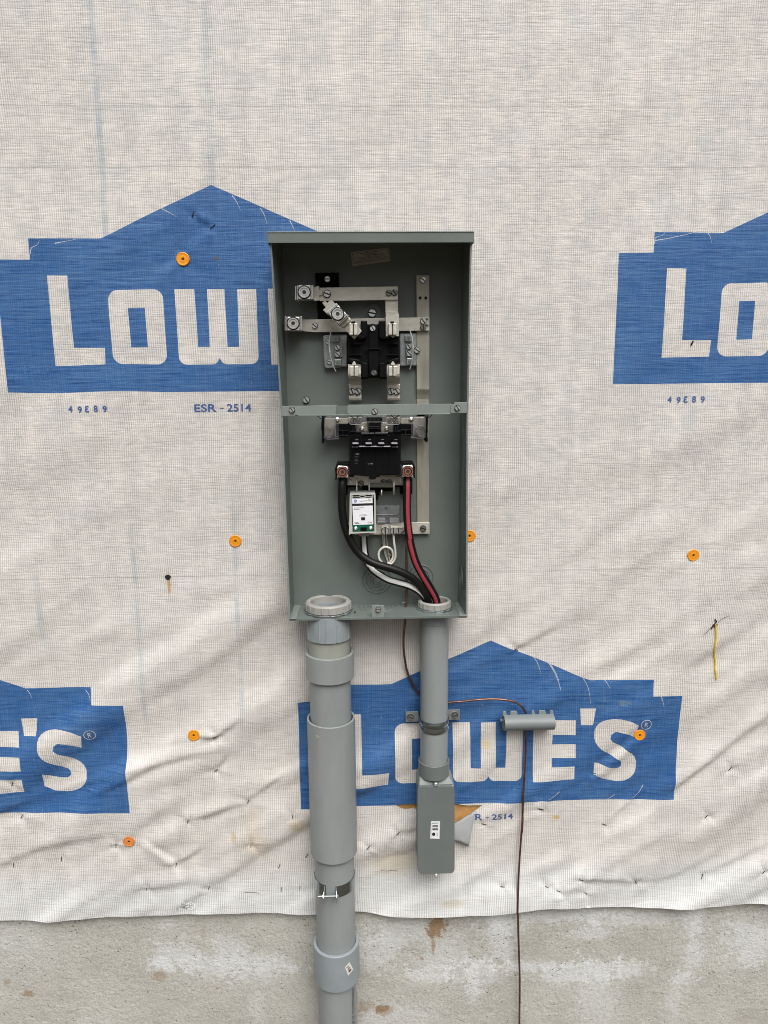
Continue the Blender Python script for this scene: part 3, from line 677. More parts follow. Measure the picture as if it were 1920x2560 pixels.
b = MB(); rr = random.Random(11)
for k in range(34):
    x0, y0 = 1100+rr.gauss(0, 26), 1565+rr.gauss(0, 14); a = rr.choice((0, 0, 90))+rr.uniform(-14, 14); l = rr.uniform(12, 40)
    q0, q1 = P(*Mm(x0, y0)), P(*Mm(x0+l*math.cos(math.radians(a)), y0+l*math.sin(math.radians(a)))); m_ = (q0+q1)/2
    b.tube([Vector(onwrap(q0.x, q0.z, .0002)), Vector(onwrap(m_.x, m_.z, .0022)), Vector(onwrap(q1.x, q1.z, .0002))], .0004, 5, k % 3 == 0)
fz_ = b.build('frayed_patch', [mat('frayed_fibre', (.72, .73, .71), .6), mat('fray_shadow', (.20, .20, .18), .8)], wrap); fz_['kind'] = 'stuff'
SDESC = {0: 'in the lower letter E of the lower left logo', 1: 'under the bottom edge of the lower left logo', 2: 'left of the salmon-pink cap nail', 3: 'in the open wrap left and below the salmon-pink cap nail', 4: 'at the left edge of the photo above the hem', 5: 'at the meeting of two folds right of the salmon-pink cap nail', 6: 'just above the saw-toothed hem, below the salmon-pink cap nail', 7: 'above the frayed patch of the saw-toothed hem', 8: 'where a fold dips right of the lower left logo corner', 9: 'at the foot of the long fold left of the big grey sleeve', 10: 'below and right of the lower left orange cap nail', 11: 'in the knot of creases right of the lower left orange cap nail', 12: 'over the brownish stain left of the big grey sleeve', 13: 'touching the left side of the fat conduit above its clamp', 14: 'on bare wrap right of the full logo, nearest its corner', 15: 'on bare wrap far right and below the full logo', 16: 'low on the far right, where a fold reaches the hem strip', 17: 'slanted left, low on the right above the hem', 18: 'flat in a crease low on the right, left of the slanted one', 19: 'slanted, low beside the bare copper wire', 20: 'in a pucker at the right edge low down', 21: 'in the star of creases under the letter S', 22: 'in a pucker right of the copper wire under the full logo', 23: 'on the lower tip of the letter S of the full logo', 24: 'on the right roof slope of the full logo', 25: 'left of the big grey sleeve, beside a fold', 26: 'in a pucker under the ESR code by the torn corner', 27: 'in a shallow pucker below the letter E of the full logo', 28: 'right of the fat conduit, above its clamp', 29: 'left of the fat conduit, above its clamp', 30: 'near the hem left of the fat conduit clamp, the nearer one', 31: 'near the hem left of the fat conduit clamp, the farther one', 32: 'left of the dark grey conduit body on a fold', 33: 'upper one of the pair on the blue roof of the left logo', 34: 'lower one of the pair on the blue roof of the left logo', 35: 'short and bent, just above the hem right of the copper wire', 36: 'half sunk in the wrap between two others above the right hem', 37: 'lying flat above the hem left of the copper wire', 38: 'behind the space right of the box'}
stb = MB()
stb.tube([Vector((0, .003, .0062)), Vector((0, -.0006, .0060)), Vector((0, -.0012, .0050)), Vector((0, -.0013, 0)), Vector((0, -.0012, -.0050)), Vector((0, -.0006, -.0060)), Vector((0, .003, -.0062))], .0008, 6)
sto = stb.build('tmp', STAPLE); stm = sto.data; offv = WPOS[sto].copy(); bpy.data.objects.remove(sto)
for v in stm.vertices: v.co += offv
for i, (p, a) in enumerate(SP[:38]):
    o = bpy.data.objects.new('staple', stm); COL.objects.link(o); o.location = (p.x, -hd(p.x, p.z), p.z); o.rotation_euler = (0, math.radians(a), 0)
    tag(o, 'dark steel staple ' + SDESC[i], 'staple', 'staples holding the wrap')

def cap_nail(p, m_, label):
    z = p.z; x = p.x; y = -hd(x, z)-.0004
    t = thing('cap_nail', label, 'cap nail', (x, y, z), 'cap nails holding the wrap')
    b = MB(); b.lathe(0, 0, [(.0125, 0), (.0132, .0006), (.0132, .0016), (.0118, .0024), (.0105, .0020), (.0065, .0018), (.0045, .0024), (.0030, .0020), (.0026, .0004), (.0001, .0004), (.0001, 0)], 32)
    b.v = [Vector((x+v.x, y-v.z, z+v.y)) for v in b.v]; b.build('cap', m_, t)
    b = MB(); b.cyl((x, y-.0004, z), (0, -1, 0), .0016, .0011, 10); b.box(x-.0022, x+.0022, y-.0017, y-.0014, z-.0004, z+.0004); b.build('nail_head', HOLEM, t)
for p, (x_, y_, m_, l_) in zip(CP, CAPS): cap_nail(p, m_, l_)

# ------------------------------------------------------------------ the open meter enclosure
FZ = 1.2755                        # floor of the enclosure
box = thing('meter_enclosure', 'open grey-green steel electrical meter box with bus bars and socket on the wrapped wall', 'electrical box', (.027, -.012, FZ))
b = MB(); b.box(-.1530, .2075, -.0145, -.0125, FZ, 2.0159); back = b.build('back_panel', PAINT, box)
def side(name, xb, fr):
    b = MB(); t = .0016*(1 if xb < 0 else -1); y0 = -.0125
    out_ = [(xb, y0, FZ), (fr[0], -.100, FZ), (fr[1], -.100, 1.694), (fr[2], -.146, 2.0158), (xb, y0, 2.0158)]
    b.prism(out_, (t, 0, 0)); return b.build(name, PAINT, box, .0005)
side('side_panel', -.1530, (-.1541, -.1558, -.1598)); side('side_panel', .2075, (.2130, .2094, .2048))
b = MB(); q = [(-.1541, -.1003, FZ), (.2130, -.1003, FZ), (.2075, -.0125, FZ), (-.1530, -.0125, FZ)]
b.prism(q, (0, 0, -.0016)); b.hull8([(-.1541, -.1010, FZ-.0045), (.2130, -.1010, FZ-.0045), (.2130, -.1010, FZ+.0006), (-.1541, -.1010, FZ+.0006)], [(-.1541, -.0995, FZ-.0045), (.2130, -.0995, FZ-.0045), (.2130, -.0995, FZ+.0006), (-.1541, -.0995, FZ+.0006)])
floor_ = b.build('bottom_panel', PAINT, box, .0004)
def onfloor(px, py, e=0.):      # a picture point on the floor plane
    v = RC @ np.array([(px-960)/FPX, -(py-1280)/FPX, -1.0]); t = (FZ+e-CAM[2])/v[2]; return Vector((CAM+t*v).tolist())
for pl in ([(122, 217), (178, 219), (135, 352), (80, 352)], [(1440, 188), (1485, 185), (1550, 330), (1490, 330)]):
    b = MB(); b.prism([onfloor(*Ee(*p), .0018) for p in pl], (0, 0, -.0016)); b.build('corner_tab', PAINTL, box, .0004)
for (cx, cy, rads) in ((810, 255, (150, 118, 88, 56)), (1290, 268, (150,))):
    b = MB(); c = onfloor(*Ee(cx, cy)); k = (onfloor(*Ee(cx+100, cy))-c).length/100
    for r in rads: b.lathe(c.x, c.y, [(r*k-.0011, FZ+.0002), (r*k, FZ+.0013), (r*k+.0011, FZ+.0002)], 48, close=False)
    b.build('knockout_rings', PAINT, box)
c = onfloor(*Ee(622, 303))
b = MB(); b.box(c.x-.0016, c.x+.0016, c.y-.006, c.y+.006, FZ+.0003, FZ+.0008); b.build('floor_slot', HOLEM, box)
b = MB()
for (cx, cy, rads) in ((867, 1380, (30, 52, 80, 108)), (1200, 1362, (40, 68, 98))):
    b = MB()
    c = P(*B(cx, cy), .0145); k = (P(*B(cx+100, cy), .0145)-c).length/100
    for r in rads:
        o_ = MB(); o_.lathe(0, 0, [(r*k-.0013, 0), (r*k, .0017), (r*k+.0013, 0)], 48, close=False)
        b.add([(c.x+v.x, c.y-v.z-.0001, c.z+v.y) for v in o_.v], o_.f, 0, True)
    b.build('knockout_rings', PAINT, box)
b = MB()
for r in (.010, .016, .023):
    o_ = MB(); o_.lathe(0, 0, [(r-.0011, 0), (r, .0015), (r+.0011, 0)], 40, close=False)
    b.add([(.2062-v.z, -.055+v.x, 1.345+v.y) for v in o_.v], o_.f, 0, True)
b.build('knockout_rings', PAINT, box)
b = MB(); b.box(-.1642, .2082, -.1535, -.1518, 1.9990, 2.0178); b.box(-.1642, .2082, -.1518, -.0125, 2.0160, 2.0178)
b.box(-.1642, -.1626, -.1518, -.0125, 1.9990, 2.0160); b.box(.2066, .2082, -.1518, -.0125, 1.9990, 2.0160)
b.build('rain_hood', PAINT, box, .0006)
b = MB(); b.box(-.1646, .2086, -.1545, -.1534, 2.0166, 2.0184); b.build('hood_edge', PAINTL, box, .0003)  # lighter strip paints the highlight along the rolled edge
# folded front edges
for nm, xs in (('edge_flange', (-.1541, -.1558, 1)), ('edge_flange', (.2130, .2094, -1))):
    b = MB(); s_ = xs[2]*.0030
    b.prism([(xs[0]-xs[2]*.0006, -.1012, FZ), (xs[0]+s_, -.1012, FZ), (xs[1]+s_, -.1012, 1.694), (xs[1]-xs[2]*.0006, -.1012, 1.694)], (0, .001, 0)); b.build(nm, PAINTL, box, .0003)
b = MB(); b.prism([(-.1565, -.1012, 1.694), (-.1530, -.1012, 1.694), (-.1572, -.1472, 2.000), (-.1605, -.1472, 2.000)], (0, .001, 0)); b.build('edge_flange', PAINTL, box, .0003)
b = MB(); b.prism([(.2101, -.1012, 1.694), (.2066, -.1012, 1.694), (.2022, -.1472, 2.000), (.2056, -.1472, 2.000)], (0, .001, 0)); b.build('edge_flange', PAINTL, box, .0003)

# hasp at the lower lip
b = MB(); hp = [P(*Ee(*p), .1005) for p in ((762, 245), (865, 243), (865, 362), (762, 362))]; b.prism(hp, (0, .0016, 0))
b.box(hp[0].x+.002, hp[1].x-.002, -.0990, -.078, FZ+.0004, FZ+.0016); hasp = b.build('cover_catch', PAINTL, box, .0006)
screw(hasp, P(*Ee(815, 275), .1005), .0050, 'slot', 5)

# sticker under the hood
st = [(200, 372), (222, 360), (1300, 222), (1335, 240), (1375, 600), (1350, 628), (290, 772), (245, 750)]
S4 = frame(860, 600, 11.85)
b = MB(); b.slab(st, .0145, .0151, S4); stk_ = b.build('rating_sticker', PAPERD, box)
def st_pt(u, v):
    a, b_, c, d_ = (250, 395), (1300, 255), (1350, 550), (300, 700)
    x = (a[0]*(1-u)+b_[0]*u)*(1-v)+(d_[0]*(1-u)+c[0]*u)*v; y = (a[1]*(1-u)+b_[1]*u)*(1-v)+(d_[1]*(1-u)+c[1]*u)*v; return P(*S4(x, y), .0154)
b = MB()
def line(u0, v0, u1, v1, th=.02):
    b.prism([st_pt(u0, v0-th), st_pt(u1, v1-th), st_pt(u1, v1+th), st_pt(u0, v0+th)], (0, .0002, 0))
line(0, 0, 1, 0, .012); line(0, 1, 1, 1, .012)
for u in (0, 1): b.prism([st_pt(u-.005, 0), st_pt(u+.005, 0), st_pt(u+.005, 1), st_pt(u-.005, 1)], (0, .0002, 0))
rr = random.Random(5)
for v, u0, u1, th in ((.12, .2, .72, .022), (.27, .27, .68, .022), (.40, .40, .83, .022), (.52, .1, .9, .012), (.62, .1, .8, .012), (.74, .2, .95, .012), (.86, .04, .24, .022), (.86, .3, .95, .010)):
    u = u0
    while u < u1:
        l = rr.uniform(.03, .09); line(u, v, min(u+l, u1), v, th); u += l+.014
b.build('sticker_print', INKB, stk_)

# divider bar across the front
b = MB()
top0, top1 = 1392, 1466
def barpiece(poly): b.slab(poly, .1000, .1030, A)
b.slab([(238, 1397), (415, 1395), (416, 1391), (562, 1391), (552, 1402), (549, 1452), (560, 1466), (268, 1470), (238, 1466)], .1010, .1035, A)
b.slab([(650, 1389), (1280, 1380), (1281, 1383), (1440, 1381), (1440, 1452), (1430, 1458), (655, 1466), (640, 1452), (640, 1400)], .1010, .1035, A)
b.slab([(262, 1466), (655, 1464), (1432, 1456), (1432, 1462), (655, 1471), (262, 1474)], .0850, .1040, A)
dv = b.build('divider_bar', PAINTL, box, .0006)
b = MB(); b.slab([(545, 1396), (652, 1396), (652, 1462), (545, 1462)], .0850, .0870, A); b.build('bar_web', PAINT, dv)  # recess shade painted in by using the darker enamel
b = MB(); b.slab([(135, 1399), (236, 1396), (238, 1402), (262, 1404), (262, 1466), (268, 1472), (135, 1478)], .1004, .1020, A); lt = b.build('bar_end', PAINTL, dv, .0005)
b = MB(); b.slab([(1432, 1388), (1462, 1386), (1462, 1370), (1560, 1367), (1562, 1448), (1548, 1452), (1432, 1452)], .1036, .1050, A); rt = b.build('bar_end', PAINTL, dv, .0005)
screw(lt, P(*A(215, 1428), .1020), .0052, 'hex', 55); screw(dv, P(*A(850, 1440), .1035), .0052, 'hex', 60); screw(rt, P(*A(1485, 1413), .1050), .0052, 'hex', 60)

# bus bars
def part(name, m, poly, d0, d1, fr, parent=box, bevel=.0006, label=None):
    q = MB(); q.slab(poly, d0, d1, fr); return q.build(name, m, parent, bevel, label)
def R4(x0, y0, x1, y1): return [(x0, y0), (x1, y0), (x1, y1), (x0, y1)]
def strip(name, m, pts, fr, th, parent=box, bevel=.0004):
    """bent flat bar: pts = (xl, xr, y, depth of the front face)"""
    q = MB(); f = [(P(*fr(x0, y), d), P(*fr(x1, y), d)) for x0, x1, y, d in pts]; k = len(f); v = []
    for a, c in f: v += [a, c, c+Vector((0, th, 0)), a+Vector((0, th, 0))]
    fs = []
    for i in range(k-1):
        a = i*4; fs += [(a, a+1, a+5, a+4), (a+1, a+2, a+6, a+5), (a+2, a+3, a+7, a+6), (a+3, a, a+4, a+7)]
    fs += [(3, 2, 1, 0), ((k-1)*4, (k-1)*4+1, (k-1)*4+2, (k-1)*4+3)]
    q.add(v, fs); return q.build(name, m, parent, bevel)
ins = part('insulator_plate', BLACKM, [(392, 378), (573, 372), (577, 482), (520, 486), (520, 600), (640, 735), (412, 730), (405, 482), (396, 480)], .0145, .030, A); screw(ins, P(*A(487, 425), .030), .0055, 'slot', 0)
nb = strip('neutral_bar', TINV, [(1170, 1270, 393, .026), (1171, 1270, 500, .026), (1172, 1271, 700, .026), (1172, 1271, 900, .026), (1174, 1270, 1270, .026), (1175, 1268, 1310, .021), (1175, 1267, 1345, .0185), (1174, 1266, 1480, .0185)], A, .003)
strip('neutral_bar', TINV, [(1172, 1268, 110, .0185), (1175, 1266, 400, .0185), (1176, 1266, 700, .0185), (1177, 1267, 975, .0185)], B, .003)
screw(nb, P(*A(1221, 430), .026), .0058, 'slot', 35)
b = MB()
for x in (1199, 1243): b.cyl(P(*A(x, 568), .0264), (0, 1, 0), .0031, .0004, 20)
b.build('bar_hole', HOLEM, nb)
tb = part('line_bar', TIN, [(425, 488), (1028, 478), (1029, 582), (425, 592)], .046, .050, A)
screw(tb, P(*A(485, 538), .050), .0068, 'hex', 20); screw(tb, P(*A(958, 531), .050), .0054, 'slot', 20, DKSCREW); screw(tb, P(*A(1002, 528), .050), .0054, 'slot', 55, DKSCREW)
part('bar_step', TIN, [(372, 492), (412, 474), (424, 478), (424, 506), (450, 506), (450, 545), (424, 548), (428, 586), (380, 592), (372, 580)], .046, .055, A, tb)
mb_ = part('line_bar', TIN, [(288, 732), (380, 733), (640, 728), (935, 722), (1180, 718), (1272, 718), (1272, 819), (1175, 820), (640, 829), (380, 831), (288, 822)], .032, .035, A)
screw(mb_, P(*A(391, 783), .035), .0053, 'slot', 40); screw(mb_, P(*A(1222, 746), .035), .0056, 'slot', 50); screw(mb_, P(*A(1222, 793), .035), .0056, 'slot', 85, DKSCREW)
def marker(pts, d, parent):
    q = MB()
    for x, y, rx, ry in pts: q.slab([(x+rx*math.cos(a)*(1+.25*math.sin(3*a+x)), y+ry*math.sin(a)*(1+.3*math.cos(2*a+y))) for a in [i*PI/6 for i in range(12)]], d, d+.0003, A)
    q.build('paint_mark', GREENM, parent)
marker([(1252, 731, 9, 6), (1250, 778, 12, 9), (1212, 738, 6, 9), (1216, 798, 6, 7)], .0351, mb_)
strip('line_bar', TIN, [(932, 1029, 583, .045), (933, 1030, 675, .045), (934, 1036, 690, .066), (935, 1037, 700, .068), (935, 1037, 862, .068)], A, .0035)

def lug(name, poly, hole, d0, d1, ridges, r=.0105, parent=box):
    q = MB(); q.slab(poly, d0, d1, A); o = q.build(name, LUG, parent, .0012)
    for pl, dd in ridges: q = MB(); q.slab(pl, d0-.002, dd, A); q.build('lug_frame', LUG, o, .0008)
    screw(o, P(*A(*hole), d1), r, 'socket', 15, LUG, 'set_screw')
    q = MB(); c = P(*A(*hole), d1+.0002); o_ = MB(); o_.lathe(0, 0, [(r*1.22, 0), (r*1.0, .0002), (r*1.0, -.001), (r*1.22, -.001)], 32); q.add([(c.x+v.x, c.y-v.z, c.z+v.y) for v in o_.v], o_.f, 0, True)
    q.build('thread_gap', HOLEM, o); return o
lug('terminal_lug', R4(262, 469, 356, 578), (309, 524), .052, .086, [(R4(238, 474, 249, 584), .082), (R4(252, 472, 261, 584), .085), (R4(357, 468, 366, 580), .085), (R4(369, 468, 379, 578), .082)])
lug('terminal_lug', R4(178, 712, 272, 818), (224, 763), .036, .070, [(R4(158, 710, 167, 818), .066), (R4(169, 712, 177, 820), .069), (R4(273, 710, 281, 820), .069), (R4(283, 710, 291, 818), .066)])
# the turned bar with the third lug
tbar = part('line_bar', TIN, [(527, 598), (756, 820), (693, 886), (468, 650)], .066, .070, A)
part('bar_step', TIN, [(450, 600), (470, 590), (484, 606), (508, 585), (524, 590), (556, 620), (490, 696), (452, 660), (474, 640), (450, 612)], .066, .073, A, tbar)
def rotq(cx, cy, w_, h_, deg):
    c, s = math.cos(math.radians(deg)), math.sin(math.radians(deg)); return [(cx+c*x-s*y, cy+s*x+c*y) for x, y in ((-w_/2, -h_/2), (w_/2, -h_/2), (w_/2, h_/2), (-w_/2, h_/2))]
dg = 46
def off(u): return (566+u*math.cos(math.radians(dg)), 692+u*math.sin(math.radians(dg)))
lug('terminal_lug', rotq(566, 692, 94, 100, dg), (566, 691), .072, .102, [(rotq(*off(-54), 9, 102, dg), .101), (rotq(*off(-65), 9, 102, dg), .097), (rotq(*off(54), 9, 102, dg), .101), (rotq(*off(65), 9, 102, dg), .097)])
part('bar_step', TIN, rotq(*off(88), 36, 98, dg), .069, .079, A, tbar, .003)

# bracket and socket
br = part('socket_bracket', GALV, [(462, 852), (500, 850), (640, 845), (640, 1096), (602, 1097), (585, 1104), (478, 1110), (462, 1096), (455, 980), (452, 866)], .020, .028, A, box, .002)
part('socket_bracket', GALV, [(1040, 838), (1172, 838), (1176, 1088), (1042, 1092)], .020, .028, A, box, .002)
hb = [(P(*A(x, y), .028)) for x, y in ((490, 905), (503, 1058))]
screw(br, hb[0], .0045, 'slot', 30); screw(br, hb[1], .0048, 'slot', 20)
for (x0, y0, x1, y1, kd) in ((522, 858, 578, 906, 0), (541, 1038, 594, 1088, 0), (1082, 850, 1136, 902, 0), (1096, 1030, 1142, 1082, 0)):
    q = MB(); q.slab(rrect(x0, y0, x1, y1, 6), .028, .036, A); o = q.build('terminal_nut', GALV, box, .0012)
    q = MB(); c = P(*A((x0+x1)/2, (y0+y1)/2), .0362); q.cyl(c, (0, -1, 0), .0036, .0006, 18); q.build('stud_end', DKSCREW, o)
for (x0, y0, x1, y1, scs) in ((538, 932, 604, 1024, ((562, 950), (566, 1002))), (1088, 926, 1142, 1020, ((1113, 942), (1115, 996)))):
    o = part('terminal_strip', GALV, R4(x0, y0, x1, y1), .028, .034, A)
    for i, (x, y) in enumerate(scs): screw(o, P(*A(x, y), .034), .0052, 'slot', 60-i*15)
for pts in (((523, 804), (507, 860), (500, 925), (506, 985), (516, 1040), (534, 1095), (553, 1135)), ((1110, 790), (1128, 840), (1142, 900), (1145, 960), (1141, 1020), (1134, 1070), (1120, 1115))):
    q = MB(); q.tube([P(*A(x, y), .058-.012*abs(i/60-.5)*2) for i, (x, y) in enumerate([(p.x, p.z) for p in spline([(a, 0, c) for a, c in pts], 10)])], .0011, 8); q.build('retaining_spring', SPRING, box)
blk = part('meter_socket_block', BLACK, [(700, 850), (742, 850), (742, 742), (792, 742), (792, 770), (880, 770), (882, 742), (935, 742), (940, 858), (1038, 862), (1040, 1062), (1010, 1078), (946, 1078), (946, 1190), (890, 1190), (884, 1180), (802, 1180), (796, 1190), (745, 1190), (745, 1080), (650, 1078), (641, 1060), (640, 850)], .028, .060, A, box, .0015)
part('socket_spine', BLACK, [(806, 775), (830, 764), (862, 772), (884, 800), (884, 1010), (880, 1172), (806, 1174), (800, 1010), (806, 900)], .058, .065, A, blk, .002)
for pl in ([(745, 745), (790, 745), (792, 868), (770, 884), (735, 886), (715, 872), (752, 838)], [(884, 745), (932, 745), (934, 860), (1000, 872), (990, 884), (900, 884), (884, 868)],
           [(650, 1030), (700, 1034), (730, 1042), (742, 1060), (790, 1066), (798, 1080), (798, 1180), (752, 1184), (748, 1074), (650, 1062)], [(1038, 1030), (1010, 1030), (960, 1050), (940, 1066), (892, 1066), (886, 1080), (888, 1182), (940, 1184), (944, 1074), (1038, 1066)]):
    part('socket_wall', BLACK, pl, .058, .074, A, blk, .002)
for x0 in (668, 954):
    part('socket_window', BLACKM, R4(x0, 928, x0+70, 1000), .0595, .0612, A, blk, .0002)
    part('window_lip', BLACK, R4(x0-8, 1002, x0+78, 1010), .059, .066, A, blk)
    part('window_lip', BLACK, R4(x0-8, 918, x0+78, 926), .059, .066, A, blk)
part('spine_rib', BLACK, R4(776, 957, 905, 962), .064, .069, A, blk)
screw(blk, P(*A(835, 803), .065), .0052, 'slot', 60); screw(blk, P(*A(845, 1143), .065), .0052, 'slot', 60, DKSCREW)
def jaw(cx, y0, y1, up, dd):
    o = part('meter_jaw', TIN, R4(cx-32, y0, cx-3, y1), .068+dd, .094+dd, A, box, .0012)
    part('jaw_leaf', TIN, R4(cx+3, y0, cx+32, y1), .068+dd, .094+dd, A, o, .0012)
    part('jaw_slit', HOLEM, R4(cx-4, y0+4, cx+4, y1-4), .068+dd, .090+dd, A, o, 0)
    if up: part('jaw_tab', BLACK, [(cx-18, y0-4), (cx-16, y0-14), (cx+10, y0-16), (cx+11, y0-3)], .085+dd, .096+dd, A, o); part('jaw_tip', TIN, [(cx-18, y1+5), (cx+18, y1+5), (cx+2, y1+32)], .069, .073, A, o)
    else:
        part('jaw_tip', TIN, [(cx-15, y0-6), (cx-15, y0-22), (cx, y0-40), (cx+16, y0-20), (cx+16, y0-6)], .073, .078, A, o)
        part('jaw_heel', TIN, [(cx-16, y1+8), (cx+16, y1+8), (cx+10, y1+16), (cx-10, y1+16)], .070, .080, A, o)
jaw(687, 762, 852, True, .003); jaw(988, 762, 852, True, 0)
for x0, cx, mk in ((645, 692, [(662, 1310, 8, 8), (713, 1314, 10, 9)]), (941, 990, [(980, 1307, 7, 11), (972, 1292, 8, 5)])):
    o = strip('load_bar', TIN, [(x0+1, x0+102, 1076, .068), (x0, x0+100, 1150, .069), (x0+2, x0+101, 1172, .067), (x0+4, x0+102, 1190, .058), (x0+5, x0+103, 1205, .046), (x0+6, x0+103, 1228, .0405), (x0+6, x0+103, 1238, .042), (x0+8, x0+104, 1338, .042), (x0+8, x0+104, 1352, .040), (x0+8, x0+104, 1362, .034)], A, .0035)
    jaw(cx, 1092, 1168, False, .002)
    for i, (dx, ang) in enumerate(((-15, 70), (30, 55))): screw(o, P(*A(cx+dx, 1286), .042), .0062, 'hex', ang)
    marker(mk, .0421, o)
# fixings in the back panel
bolt = MB(); c = P(*A(838, 672), .0145); bolt.cyl(c, (0, -1, 0), .0205, .0015, 32, r2=.0150); bo = bolt.build('mounting_boss', PAINT, box, .0006); screw(bo, P(*A(830, 686), .0165), .0078, 'hex', 12)
screw(back, P(*A(325, 1352), .0150), .0062, 'slot', 60)
rg = MB(); c = P(*A(1176, 970), .0262); rg.cyl(c, (0, -1, 0), .0068, .0008, 24); ro = rg.build('washer', DKSCREW, box); screw(ro, P(*A(1174, 970), .0272), .0058, 'slot', 35)

# lower terminal bar with lugs
lb = part('ground_bar', TIN, [(648, 945), (905, 960), (1070, 942), (1272, 940), (1273, 1028), (1090, 1030), (900, 1034), (700, 1036), (650, 1000)], .0215, .0245, B)
screw(lb, P(*B(1222, 986), .0245), .0060, 'hex', 20, DKSCREW)
lg = part('wire_lug', TIN, R4(905, 925, 993, 1020), .024, .040, Cc, box, .001); screw(lg, P(*Cc(948, 970), .040), .0072, 'slot', 88)
tb2 = part('terminal_block', TIN, R4(1018, 935, 1215, 1010), .024, .038, Cc, box, .0015)
part('block_top', TIN, R4(1020, 905, 1212, 932), .024, .032, Cc, tb2, .001)
for i, x in enumerate((1055, 1122, 1186)): screw(tb2, P(*Cc(x, 970), .038), .0062, 'slot', (92, 85, 140)[i])
cb = part('clip_bracket', GALV, rrect(828, 642, 1135, 752, 12), .0150, .018, Cc, box, .001)
q = MB(); q.cyl(P(*Cc(960, 676), .0182), (0, -1, 0), .0034, .001, 16); q.build('dimple', DKSCREW, cb)
q = MB(); q.slab([(828, 756), (1110, 756), (1142, 790), (1150, 862), (1128, 880), (828, 880)], .0165, .030, Cc); q.build('wire_guard', SMOKE, cb, .001)
for pts in (((828, 758), (1110, 758), (1138, 785)), ((850, 852), (945, 852), (950, 868)), ((1010, 855), (1125, 858), (1140, 872), (1156, 862), (1156, 842)), ((830, 880), (1120, 892)), ((828, 645), (1112, 644))):
    q = MB(); q.tube([P(*Cc(*p), .031) for p in pts], .0006, 6); q.build('guard_rim', PAINTL, cb)
for x in (1025, ): part('guard_cell', CLEAR, R4(850, 805, 950, 868), .020, .031, Cc, cb, .001); part('guard_cell', CLEAR, R4(1010, 805, 1125, 868), .020, .031, Cc, cb, .001)
q = MB(); cc_ = P(*Cc(1070, 1262), .0148); q.cyl(cc_, (0, -1, 0), .0125, .0006, 32); q.build('knockout_disc', PAINT, box)
screw(box, P(*Cc(1025, 1268), .0155), .0045, 'slot', 60)
# bus pieces behind the breaker
bp_ = part('bus_plate', TIN, R4(640, 590, 1086, 655), .030, .034, B)
for x, y, kd, r_, mm in ((660, 625, 'pan', .0052, SCREW), (1050, 617, 'pan', .0052, SCREW), (745, 641, 'slot', .0055, DKSCREW), (917, 632, 'slot', .0055, DKSCREW), (960, 632, 'slot', .0055, DKSCREW)): screw(bp_, P(*B(x, y), .034), r_, kd, 35, mm)
part('bus_foot', DKSCREW, R4(815, 640, 1000, 672), .034, .040, B)
part('bus_support', BLACKM, [(570, 597), (640, 597), (640, 655), (1050, 657), (1085, 640), (1140, 600), (1140, 722), (1046, 722), (1046, 668), (990, 672), (985, 700), (890, 705), (870, 770), (855, 770), (850, 690), (760, 690), (750, 668), (640, 670), (642, 725), (575, 725)], .0146, .0285, B)
for x, y0, y1 in ((712, 590, 702), (808, 590, 700), (903, 690, 735), (998, 612, 726)):
    q = MB(); q.tube([P(*B(x, y0), .052), P(*B(x, y1), .052)], .0015, 8); q.build('contact_pin', TIN, box)
for x0, x1, m2 in ((692, 822, TIN), (886, 1018, TINV)): part('contact_bridge', m2, [(x0, 578), (x1, 576), (x1, 588), (x0, 590)], .046, .058, B)

# ------------------------------------------------------------------ main breaker
mbk = thing('main_breaker', 'black four-handle main breaker with smoky clear top cover, below the divider bar', 'breaker', tuple(P(*B(850, 585), .02)))
def mp(name, m, poly, d0, d1, fr=D, parent=mbk, bevel=.0007): return part(name, m, poly, d0, d1, fr, parent, bevel)
body = mp('breaker_body', BLACK, [(485, 350), (1130, 350), (1150, 380), (1150, 860), (1100, 868), (860, 870), (820, 925), (760, 930), (735, 885), (500, 870), (485, 800)], .030, .074, D, mbk, .0015)
for x in (655, 822, 990): mp('pole_gap', BLACKM, R4(x-2, 360, x+2, 850), .0735, .0752, D, body, 0)
for x0, x1 in ((505, 628), (668, 797), (838, 962), (1005, 1128)):
    mp('handle_recess', BLACKM, R4(x0, 352, x1, 480), .0738, .0750, D, body, .0002)
for i, x in enumerate((563, 734, 899, 1070)):
    h_ = mp('breaker_handle', PINV, R4(x-40, 452, x+40, 470), .074, .094, D, body, .001)
    mp('handle_root', BLACK, R4(x-42, 470, x+42, 482), .074, .084, D, body, .0005)
    q = MB(); text_into(q, 'ON', lambda a, c: P(*D(a, c), .0752), x-14+(14 if i != 1 else 8), x+20+(14 if i != 1 else 8), 416, 402, 0, .01); q.build('on_mark', PINV, body)
mp('handle_tie', PINV, R4(612, 497, 1018, 506), .074, .088, D, body, .0004)
for x0 in (520, 1035): mp('handle_tie', PINV, R4(x0, 502, x0+80, 510), .074, .082, D, body, .0004)
q = MB(); text_into(q, '200', lambda a, c: P(*D(a, c), .0746), 565, 612, 606, 588, 0, .01)
text_into(q, 'by ABB', lambda a, c: P(*D(a, c), .0746), 725, 790, 733, 717, 0, .01)
q.build('rating_print', PINV, body)
q = MB()
for k, y in enumerate((628, 645, 662, 679, 696, 718)): q.rect(552, y, 606-(k % 3)*8, y+5, .0742, .0746, D)
q.build('small_print', mat('faint_print', (.05, .05, .055), .5), body)
